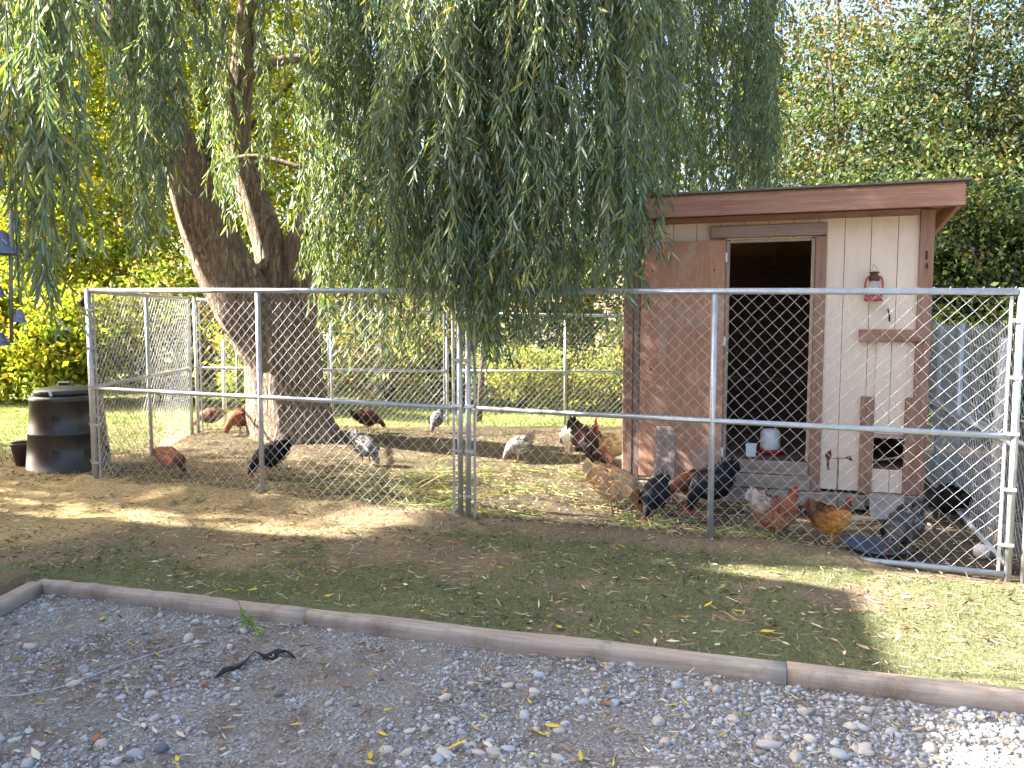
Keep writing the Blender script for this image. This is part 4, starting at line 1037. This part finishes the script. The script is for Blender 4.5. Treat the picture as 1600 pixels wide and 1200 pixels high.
# waterer and tub inside the coop
M_redpl = mat('red_plastic', (.35, .02, .025), (.30, .02, .02), 5, .4, 0, 0)
wt = thing('poultry_waterer', 'white drum poultry waterer with a red tray inside the coop door', 'waterer', cl(1.30, .42, .37), CA)
MB().lathe([(0, 0), (.13, 0), (.145, .03), (.15, .05), (.12, .05), (.12, .02)], n=24).build('tray', M_redpl, wt)
MB().lathe([(0, .02), (.085, .03), (.092, .06), (.088, .20), (.07, .225), (.02, .235), (0, .235)], n=24).build('drum', M_white, wt)
tb = thing('plastic_tub', 'small white plastic tub left of the waterer inside the coop door', 'tub', cl(1.14, .22, .37), CA)
MB().lathe([(0, 0), (.058, 0), (.066, .10), (.069, .10), (.069, .11), (.060, .11), (.054, .01), (0, .01)], n=4, M=Matrix.Rotation(.785, 4, 'Z'), smooth=False).build('body', M_white, tb)
# weathervane ornament
wv = thing('garden_weathervane', 'small rusty weathervane ornament with an arrow standing against the coop wall', 'ornament', cl(1.86, -.16, .0), CA)
MB().tube([(0, 0, 0), (.0, 0, .45)], .004, 6).build('rod', M_rust, wv)
MB().tube([(-.08, 0, .445), (.06, 0, .455)], .003, 6).build('arm', M_rust, wv)
MB().prism([(.04, .455), (.10, .485), (.095, .465), (.115, .43), (.08, .44)], -.003, .003).build('arrow_head', M_rust, wv)
MB().prism([(-.09, .50), (-.06, .52), (-.055, .46), (-.07, .44), (-.075, .37), (-.06, .34), (-.09, .35), (-.095, .44), (-.11, .47)], -.003, .003).build('arrow_tail', M_rust, wv)
# bowls
M_blue = mat('blue_rubber', (.045, .07, .12), (.03, .045, .08), 8, .5, 0, .1)
def bowl(u, v, r, h, label, m):
    b = onground(u, v, 0); o = MB().lathe([(0, 0), (r * .72, 0), (r, h), (r * 1.05, h), (r * 1.05, h + .008), (r * .95, h + .004), (r * .68, .012), (0, .012)], n=28).build('feed_pan', m); o.location = (b.x, b.y, gzf(b.x, b.y) - .005)
    return props(o, label, 'pan')
bowl(1277, 803, .115, .07, 'dark blue rubber bowl between the coop and the red hen', M_blue)
bowl(1368, 866, .21, .075, 'wide blue black rubber pan at the feet of the barred hen', M_blue)
# scrap lumber
for (u, v, L, rz_, lb) in ((1333, 806, .30, CA - .06, 'pale scrap board on the soil under the coop beam'), (1437, 822, .16, CA + .1, 'short pale scrap board beside the coop corner')):
    b = onground(u, v, 0); o = MB().box(-L / 2, L / 2, -.045, .045, 0, .035, bev=.003, jit=.002).build('scrap_board', M_block); o.location = (b.x, b.y, gzf(b.x, b.y) - .003); o.rotation_euler = (0, 0, rz_); props(o, lb, 'board')

# ---------------------------------------------------------------- compost bin and pot
M_bin = mat('black_plastic', (.018, .019, .022), (.028, .028, .032), 5, .38, 0, .1, 60, spec=.6)
M_slot = mat('slot_dark', (.015, .015, .017), (.018, .018, .02), 5, .7, 0, 0)
bx = onground(110, 752, 0)
bn = thing('compost_bin', 'black plastic compost bin with a domed lid beside the pen corner', 'compost bin', (bx.x * (bx.y + .40) / bx.y, bx.y + .40, gzf(bx.x, bx.y + .3) - .02), 0)
MB().lathe([(.415, 0), (.405, .03), (.395, .03), (.365, .39), (.372, .395), (.372, .405), (.364, .41), (.335, .72), (.345, .725), (.345, .75), (.325, .775), (.29, .785)], n=48).build('body', M_bin, bn)
MB().lathe([(.30, .786), (.30, .825), (.285, .84), (.15, .868), (.0, .872)], n=40).build('lid', M_bin, bn)
MB().box(-.065, .065, -.045, .045, .868, .915, bev=.01).box(-.09, .09, -.06, .06, .860, .874, bev=.006).build('lid_handle', M_bin, bn)
for az, z in ((-1.35, .50), (-1.35, .16), (-.60, .16), (.15, .16), (-3.6, .5)):
    mb = MB(); rr = (.395 - .077 * (z - .03)) if z < .35 else (.364 - .094 * (z - .41))
    for k in range(5):
        a2 = az + (k - 2) * .045; Mx = Matrix.Rotation(a2, 4, 'Z')
        mb.box(rr - .012, rr + .001, -.0022, .0022, z, z + .085, M=Mx)
    mb.build('vent', M_slot, bn)
MB().box(-.01, .01, -.012, .012, .0, .05, M=Matrix.Translation((.02, -.305, .79)) @ Matrix.Rotation(-.3, 4, 'Y')).build('lid_clip', M_white, bn)
M_pot = mat('plum_plastic', (.06, .03, .05), (.04, .02, .035), 6, .45, 0, .05)
b = onground(52, 745, 0); o = MB().lathe([(0, 0), (.085, 0), (.125, .22), (.135, .225), (.135, .25), (.12, .25), (.08, .02), (0, .02)], n=24).build('plant_pot', M_pot); o.location = (b.x - .20, b.y + .20, gzf(b.x, b.y) - .01); props(o, 'plum coloured plastic pot tucked behind the left side of the compost bin', 'pot')

# ---------------------------------------------------------------- bells hanging at the left edge
M_bell = mat('blue_grey_bronze', (.10, .11, .16), (.16, .17, .22), 60, .45, .4, .5, 120, dist=.004)
M_bellp = mat('bell_relief', (.50, .52, .58), (.40, .42, .48), 30, .5, .3, .1)
YB = 3.3
hub = at(8, -60, YB)
bm_ = thing('bell_mobile', 'hanging mobile of blue grey patterned bells at the left edge of the picture', 'bell mobile', (hub.x, hub.y, hub.z))
def bell(u, v0, v1, wpx):
    c_ = at(u, v1, YB) - hub; R_ = wpx / 2 / F_PX * YB; H_ = (v1 - v0) / F_PX * YB
    b_ = MB().lathe([(.0, H_), (R_ * .25, H_ * .98), (R_ * .5, H_ * .88), (R_ * .62, H_ * .6), (R_ * .72, H_ * .3), (R_ * .95, H_ * .08), (R_, 0), (R_ * .9, 0), (R_ * .6, H_ * .4), (0, H_ * .8)], (c_.x, c_.y, c_.z), 24).build('bell', M_bell, bm_)
    mb = MB()
    for k in range(12):
        th = k * math.pi / 6; rr = lambda z: R_ * (.62 + .10 * (1 - z / .6)) + .0012
        pts_ = []
        for q in range(9):
            t_ = q / 8 * 4.5; a2 = th + .16 * math.sin(t_); zz_ = H_ * (.36 + .24 * q / 8)
            pts_.append((c_.x + rr(zz_ / H_) * math.cos(a2), c_.y + rr(zz_ / H_) * math.sin(a2), c_.z + zz_))
        mb.tube(pts_, R_ * .022, 4)
    mb.build('relief', M_bellp, b_)
    MB().tube([(c_.x, c_.y, c_.z + H_ * .9), (c_.x * .5, c_.y, 0)], .0012, 4).build('string', M_black, bm_)
bell(-4, 360, 397, 62); bell(-6, 445, 464, 30); bell(31, 483, 504, 21); bell(-3, 519, 540, 36)
MB().tube([at(18, 330, YB) - hub, at(17, 430, YB) - hub, at(18, 536, YB) - hub], .0075, 8).build('rod', M_rail_d, bm_)
MB().tube([at(18, 330, YB) - hub, (0, 0, 0)], .0012, 4).build('string', M_black, bm_)
MB().tube([(-.22, 0, 0), (.22, 0, 0)], .012, 8).tube([(0, 0, 0), (0, 0, .9), ], .003, 6).build('hanger', M_bark2, bm_)

# small round dry fruits hanging in view behind the fence
M_fruit = mat('dry_fruit', (.22, .09, .03), (.12, .05, .02), 40, .8)
for u, v, Y, r, lb in ((774, 562, 9, .034, 'small round brown dried fruit hanging right of the joint of the front fence'), (812, 573, 9, .024, 'smaller dark dried fruit hanging right of the brown one'), (713, 468, 8, .034, 'dark round fruit hanging among willow strands under the top rail'), (132, 472, 8.2, .055, 'dark round hanging fruit left of the corner post by the compost bin')):
    p = at(u, v, Y); t_ = thing('hanging_fruit', lb, 'fruit', p)
    MB().lathe([(0, -r), (r * .7, -r * .75), (r, 0), (r * .75, r * .7), (0, r)], n=12).build('fruit', M_fruit if u != 132 else M_black, t_)
    MB().tube([(0, 0, r * .9), (.02, 0, .9)], .002, 4).build('stalk', M_twig, t_)

# ---------------------------------------------------------------- hens
def cr(P, R, m=4):
    P = np.array(P, float); R = np.array(R, float); out_ = []
    for arr in (P, R):
        o_ = []
        for i in range(len(arr) - 1):
            p0 = arr[max(i - 1, 0)]; p1 = arr[i]; p2 = arr[i + 1]; p3 = arr[min(i + 2, len(arr) - 1)]
            for k in range(m):
                t = k / m; o_.append(.5 * (2 * p1 + (p2 - p0) * t + (2 * p0 - 5 * p1 + 4 * p2 - p3) * t * t + (3 * p1 - p0 - 3 * p2 + p3) * t ** 3))
        o_.append(arr[-1]); out_.append(np.array(o_))
    return out_
POSE = {   # (x, z) spine from tail tip to head end, (half width, half height)
    'stand': ([(-.195, .355), (-.165, .330), (-.125, .295), (-.07, .255), (0, .230), (.075, .240), (.115, .275), (.135, .325), (.15, .365), (.165, .388), (.182, .392)],
              [(.012, .055), (.024, .070), (.052, .088), (.088, .108), (.108, .124), (.094, .108), (.062, .068), (.040, .044), (.028, .032), (.024, .027), (.012, .013)]),
    'peck': ([(-.185, .335), (-.155, .315), (-.12, .285), (-.07, .255), (0, .232), (.075, .210), (.118, .178), (.148, .135), (.168, .095), (.180, .062), (.188, .048)],
             [(.012, .055), (.024, .072), (.052, .092), (.088, .112), (.108, .124), (.092, .102), (.060, .064), (.039, .042), (.028, .031), (.024, .027), (.012, .013)]),
    'low': ([(-.21, .27), (-.175, .262), (-.13, .25), (-.07, .235), (0, .220), (.08, .205), (.13, .185), (.17, .155), (.195, .12), (.21, .095), (.22, .085)],
            [(.014, .050), (.026, .066), (.054, .086), (.088, .108), (.108, .122), (.090, .100), (.058, .062), (.036, .038), (.028, .029), (.023, .026), (.012, .013)])}
M_hen = leafmat('hen_plumage', 0, .75, (1, 1, 1), .25)
nt = M_hen.node_tree; bsn = nt.nodes['Principled BSDF']; lk = bsn.inputs['Base Color'].links[0].from_socket
nt.links.new(mixc(nt, .8, lk, ramp(nt, noise(nt, mapping(nt, (1, 1, 1)), 55, 4, .7), [(.3, (.6, .6, .6)), (.7, (1.35, 1.35, 1.35))]), 'MULTIPLY'), bsn.inputs['Base Color'])
bump(nt, bsn, noise(nt, mapping(nt), 90, 3), .5, .006)
M_comb = mat('comb_red', (.36, .035, .04), (.26, .02, .03), 60, .6, 0, .3)
M_shank = mat('shank', (.40, .28, .12), (.30, .2, .1), 40, .6)
M_beak = mat('beak', (.35, .25, .12), (.2, .13, .07), 40, .5)
M_eye = mat('eye', (.01, .008, .006), (.012, .01, .008), 5, .2, 0, 0)
def hen(label, u, v, deg, pose, cols, comb=1.0, scale=1.0, barred=False, name='hen', cat='hen', sickle=False, tail=None, pushY=0):
    """cols: tail, back/wing, breast/belly, neck; deg: heading, 0 = right in the picture, 90 = away"""
    b = onground(u, v, 0.02); b.y += pushY
    t = thing(name, label, cat, (b.x, b.y, gzf(b.x, b.y)), math.radians(deg), 'chickens in the pen'); scale *= .84; t.scale = (scale,) * 3
    sp, rd = POSE[pose]; P, R = cr(sp, rd, 4); n = len(P); K = 20
    T = np.gradient(P, axis=0); T /= np.linalg.norm(T, axis=1)[:, None]
    rng = np.random.default_rng(int(u * 7 + v)); ct, cb, cf, cn = [np.array(c_) for c_ in cols]
    def colr(s, up):
        # s 0..1 along the spine from the tail, up -1..1
        c_ = ct * (1 - sstep(.12, .3, s)) + cb * sstep(.12, .3, s) * (1 - sstep(.5, .66, s)) + cn * sstep(.5, .66, s)
        bl = sstep(.1, -.5, up) if False else np.clip((-up + .1) / .6, 0, 1)
        bl = bl * sstep(.15, .35, s) * (1 - sstep(.62, .8, s))
        return c_ * (1 - bl)[..., None] + cf * bl[..., None] if np.ndim(bl) else c_ * (1 - bl) + cf * bl
    V = []; C = []
    for i in range(n):
        nx_, nz_ = -T[i, 1], T[i, 0]
        for k in range(K):
            th = 2 * math.pi * k / K; w_ = math.cos(th) * R[i, 0]; h_ = math.sin(th) * R[i, 1]
            V.append((P[i, 0] + nx_ * h_, w_, P[i, 1] + nz_ * h_)); s_ = i / (n - 1); c_ = colr(np.float64(s_), math.sin(th) * nz_)
            if barred and int(s_ * 46) % 2: c_ = c_ * .45
            C.append(c_)
    F = [(i * K + k, i * K + (k + 1) % K, (i + 1) * K + (k + 1) % K, (i + 1) * K + k) for i in range(n - 1) for k in range(K)]
    V += [(P[0, 0], 0, P[0, 1]), (P[-1, 0], 0, P[-1, 1])]; C += [ct, cn]
    F4 = list(F); F4 += [(n * K, (k + 1) % K, k, k) for k in range(K)]
    me = bpy.data.meshes.new('body'); me.from_pydata(V, [], F + [(n * K, (k + 1) % K, k) for k in range(K)] + [(n * K + 1, (n - 1) * K + k, (n - 1) * K + (k + 1) % K) for k in range(K)])
    me.polygons.foreach_set('use_smooth', [True] * len(me.polygons)); a2 = me.color_attributes.new('Col', 'FLOAT_COLOR', 'POINT')
    cc_ = np.ones((len(V), 4), np.float32); cc_[:, :3] = np.array(C); a2.data.foreach_set('color', cc_.ravel()); me.update()
    bmm = bmesh.new(); bmm.from_mesh(me); bmesh.ops.recalc_face_normals(bmm, faces=bmm.faces[:]); bmm.to_mesh(me); bmm.free()
    body = link('body', me, M_hen, t)
    # overlapping feathers: lie back along the body
    m = 620; ii = rng.uniform(1, n - 4, m); th = rng.uniform(0, 2 * math.pi, m); i0 = ii.astype(int); f = ii - i0
    Pc = P[i0] * (1 - f)[:, None] + P[i0 + 1] * f[:, None]; Rc = R[i0] * (1 - f)[:, None] + R[i0 + 1] * f[:, None]; Tc = T[i0]
    w_ = np.cos(th) * Rc[:, 0]; h_ = np.sin(th) * Rc[:, 1]
    pos = np.stack([Pc[:, 0] - Tc[:, 1] * h_, w_, Pc[:, 1] + Tc[:, 0] * h_], -1)
    nrm = np.stack([-Tc[:, 1] * np.sin(th), np.cos(th), Tc[:, 0] * np.sin(th)], -1)
    d = np.stack([-Tc[:, 0], np.zeros(m), -Tc[:, 1]], -1) + nrm * .22 + rng.normal(0, .14, (m, 3)); d /= np.linalg.norm(d, axis=1)[:, None]
    s_ = ii / (n - 1); L = (.022 + .028 * (Rc[:, 1] / .1)) * rng.uniform(.8, 1.3, m)
    col = np.array([colr(np.float64(a_), b_) for a_, b_ in zip(s_, np.sin(th) * Tc[:, 0])]) * rng.uniform(.65, 1.45, (m, 1))
    if barred: col = col * np.where(rng.random((m, 1)) < .45, .4, 1.25)
    # orient the flat side to the surface
    aa = np.cross(d, nrm); aa /= np.linalg.norm(aa, axis=1)[:, None] + 1e-9; bb = np.cross(aa, d)
    Vf = pos[:, None] + T_DIA[None, :, 0:1] * L[:, None, None] * d[:, None] + T_DIA[None, :, 1:2] * (L * .55)[:, None, None] * aa[:, None] + T_DIA[None, :, 2:3] * .3 * L[:, None, None] * bb[:, None]
    o = link('feathers', npmesh('feathers', Vf.reshape(-1, 3), (F_DIA[None] + (np.arange(m) * 4)[:, None, None]).reshape(-1, 4), np.repeat(col[:, None], 4, 1).reshape(-1, 3)), M_hen, t); props(o, kind='stuff')
    # tail feathers
    tv, tf, tc_ = [], [], []
    bx_, bz_ = P[3]; dx, dz = P[0] - P[4]; ang = math.atan2(dz, -dx); nf = 12 if not sickle else 16
    for k in range(nf):
        s2 = (k % 2) * 2 - 1; kk = k // 2; a3 = ang + (.45 - .17 * kk) + (0.25 if sickle else 0); Lf = (.125 if not sickle else .22) * (1 - .06 * kk)
        b0 = len(tv); q = 6
        for j in range(q):
            tt = j / (q - 1); bend = (.0 if not sickle else -1.1) * tt * tt
            px = bx_ - math.cos(a3 + bend) * Lf * tt; pz = bz_ + math.sin(a3 + bend) * Lf * tt; wd = .017 * math.sin(math.pi * min(1, .2 + tt * .8)) + .002
            yy_ = s2 * (.008 + .004 * kk + .02 * tt)
            nx2, nz2 = math.sin(a3), math.cos(a3)
            tv += [(px - nx2 * wd, yy_, pz - nz2 * wd), (px + nx2 * wd, yy_ + s2 * .003, pz + nz2 * wd)]; tc_ += [ct * (.7 + .4 * tt)] * 2
            if j: tf.append((b0 + 2 * j - 2, b0 + 2 * j - 1, b0 + 2 * j + 1, b0 + 2 * j))
    link('tail', npmesh('tail', np.array(tv), np.array(tf), np.array(tc_)), M_hen, t)
    # wings
    for s2 in (-1, 1):
        mid = P[int(n * .42)]; mbw = []; mf = []
        Wn = 9; Wk = 7; wv_ = []; wc = []
        ax_ = (P[int(n * .6)] - P[int(n * .22)]); ln_ = np.linalg.norm(ax_); ax_ = ax_ / ln_
        for i in range(Wn):
            tt = i / (Wn - 1); cx_ = P[int(n * .6)] - ax_ * ln_ * 1.05 * tt; hw = .058 * math.sin(math.pi * (.18 + .78 * tt)) ** .8
            for k in range(Wk):
                q = k / (Wk - 1) * 2 - 1
                wv_.append((cx_[0] + ax_[1] * hw * q * -1, s2 * (.094 + .020 * math.cos(q * 1.4) * math.sin(math.pi * (.1 + .85 * tt)) - .02 * tt), cx_[1] + .012 + ax_[0] * hw * q)); wc.append(cb * (1.12 - .5 * tt) * (1 if not barred or i % 2 else .4))
        wf = [(i * Wk + k, i * Wk + k + 1, (i + 1) * Wk + k + 1, (i + 1) * Wk + k) for i in range(Wn - 1) for k in range(Wk - 1)]
        link('wing', npmesh('wing', np.array(wv_), np.array(wf), np.array(wc), True), M_hen, t)
    # head parts
    hx, hz = P[-3]; td = T[-3]; nn = (-td[1], td[0])
    def hp(a_, b_, y=0): return (hx + td[0] * a_ + nn[0] * b_, y, hz + td[1] * a_ + nn[1] * b_)
    mb = MB(); mb.tube([hp(.012, 0), hp(.030, -.003), hp(.044, -.012)], [.011, .007, .001], 6); mb.build('beak', M_beak, t)
    cs = comb; ol = [(-.024, .018), (-.030, .03), (-.018, .034 + .006 * cs), (-.012, .028), (-.004, .030 + .018 * cs), (.002, .028), (.010, .028 + .016 * cs), (.015, .024), (.022, .026), (.022, .012)]
    bmk = MB(); nO = len(ol); vs_ = [hp(a_, .0 + b_ * (.9 if cs < 1.3 else 1.2), y_) for y_ in (-.004, .004) for a_, b_ in ol]
    bmk.add(vs_, [tuple(range(nO)), tuple(range(2 * nO - 1, nO - 1, -1))] + [(i, i + nO, (i + 1) % nO + nO, (i + 1) % nO) for i in range(nO)]); bmk.build('comb', M_comb, t)
    for s2 in (-1, 1):
        mbw = MB(); c_ = hp(.014, -.028 - .006 * cs, s2 * .008); mbw.lathe([(0, -.012 * (1 + cs * .4)), (.007, -.006), (.008, .002), (.004, .010), (0, .012)], c_, 8)
        mbw.build('wattle', M_comb, t)
        MB().lathe([(0, -.012), (.010, -.006), (.011, .003), (0, .011)], hp(.006, .002, s2 * .0215), 8, sy=.35).build('face_patch', M_comb, t)
        MB().lathe([(0, -.004), (.004, 0), (0, .004)], hp(.004, .007, s2 * .0255), 8).build('eye', M_eye, t)
    # legs
    for s2, xo in ((-1, -.015), (1, .02)):
        mb = MB(); y_ = s2 * .042
        mb.tube([(xo - .005, y_, .165), (xo - .018, y_, .10), (xo, y_, .012)], [.024, .0085, .0065], 8)
        for a_ in (-.5, 0, .5, 3.14): mb.tube([(xo, y_, .012), (xo + .028 * math.cos(a_), y_ + .028 * math.sin(a_), .009), (xo + (.052 if a_ < 3 else .03) * math.cos(a_), y_ + (.05 if a_ < 3 else .03) * math.sin(a_), .003)], [.006, .005, .0025], 5)
        mb.build('leg', M_shank, t)
    return t
RB = [(.20, .06, .03), (.24, .08, .035), (.20, .09, .05), (.26, .08, .03)]
DR = [(.06, .025, .018), (.10, .035, .022), (.07, .03, .02), (.13, .04, .02)]
BK = [(.008, .009, .011), (.012, .013, .017), (.010, .010, .012), (.012, .012, .015)]
BA = [(.17, .17, .17), (.20, .20, .20), (.19, .185, .18), (.22, .215, .21)]
BF = [(.58, .40, .18), (.50, .30, .14), (.50, .36, .22), (.45, .22, .07)]
WH = [(.60, .56, .46), (.66, .62, .53), (.58, .53, .44), (.62, .56, .45)]
hen('red brown hen foraging near the rear corner post left of the willow', 327, 679, 185, 'low', [(.35, .22, .12), (.17, .05, .03), (.12, .05, .03), (.18, .05, .03)], 1)
hen('rust coloured hen scratching close against the left foot of the willow trunk', 375, 694, 215, 'peck', RB, 1, 1.1)
hen('orange and brown hen with head down at front left of the pen', 268, 752, -25, 'low', [(.36, .15, .06), (.34, .13, .07), (.38, .28, .2), (.10, .04, .03)], 1, .98)
hen('black hen behind the left centre fence post', 420, 750, 200, 'peck', BK, 1.1, 1.1)
hen('grey barred hen pecking right of the willow roots', 573, 729, -35, 'peck', BA, 1, 1.05, True)
hen('dark red brown hen in the shade behind the willow roots', 578, 684, 10, 'low', DR, 1, 1.05)
hen('small grey barred hen far back near the rear panel', 682, 676, 250, 'peck', BA, .8, .95, True)
hen('pale barred hen pecking in the middle of the pen', 808, 720, 190, 'peck', [(.36, .34, .31), (.42, .40, .37), (.46, .44, .4), (.4, .36, .3)], .8, .95, True)
hen('cream white hen facing the fence beside the black rooster', 888, 708, 260, 'peck', WH, .8, 1.05)
hen('tall black and brown rooster with upright red comb', 915, 722, 300, 'stand', [(.012, .012, .014), (.05, .022, .015), (.010, .010, .012), (.09, .03, .018)], 2.2, 1.35, False, 'rooster', 'rooster', True)
hen('tan and orange hen between the rooster and the coop corner', 960, 722, 5, 'low', [(.34, .27, .14), (.36, .29, .16), (.33, .26, .15), (.42, .17, .05)], 1.5, 1.2)
hen('dark brown hen turned towards the coop below the rooster', 935, 758, 65, 'stand', DR, 1.4, 1.1)
hen('buff hen with its tail raised in front of the coop door', 962, 800, -12, 'peck', BF, 1, 1.3)
hen('small black hen pecking in front of the buff hen', 1022, 808, 235, 'peck', BK, 1, 1.08)
hen('brown and orange hen half hidden by the leaning plank', 1078, 785, 175, 'low', [(.10, .04, .025), (.16, .06, .03), (.42, .18, .06), (.13, .05, .03)], 1, 1.1)
hen('big black hen behind the right centre fence post', 1108, 796, 200, 'peck', BK, 1.3, 1.3)
hen('red hen with pale tail standing in front of the coop sill', 1212, 852, 20, 'stand', [(.50, .42, .38), (.28, .10, .06), (.36, .19, .12), (.26, .08, .045)], 1.2, 1.1)
hen('partridge brown hen with orange back facing right by the fence', 1298, 866, 15, 'stand', [(.14, .07, .04), (.34, .15, .04), (.30, .17, .05), (.10, .035, .025)], 1.1, .92)
hen('dark grey barred hen drinking at the blue black pan', 1410, 866, 215, 'peck', [(.06, .062, .065), (.07, .072, .078), (.055, .055, .06), (.08, .08, .085)], 1.1, 1.15, True)
hen('black hen in the shadow between the coop and the side fence', 1474, 806, 110, 'low', BK, 1, 1.05)
print('objects', len(S.objects))
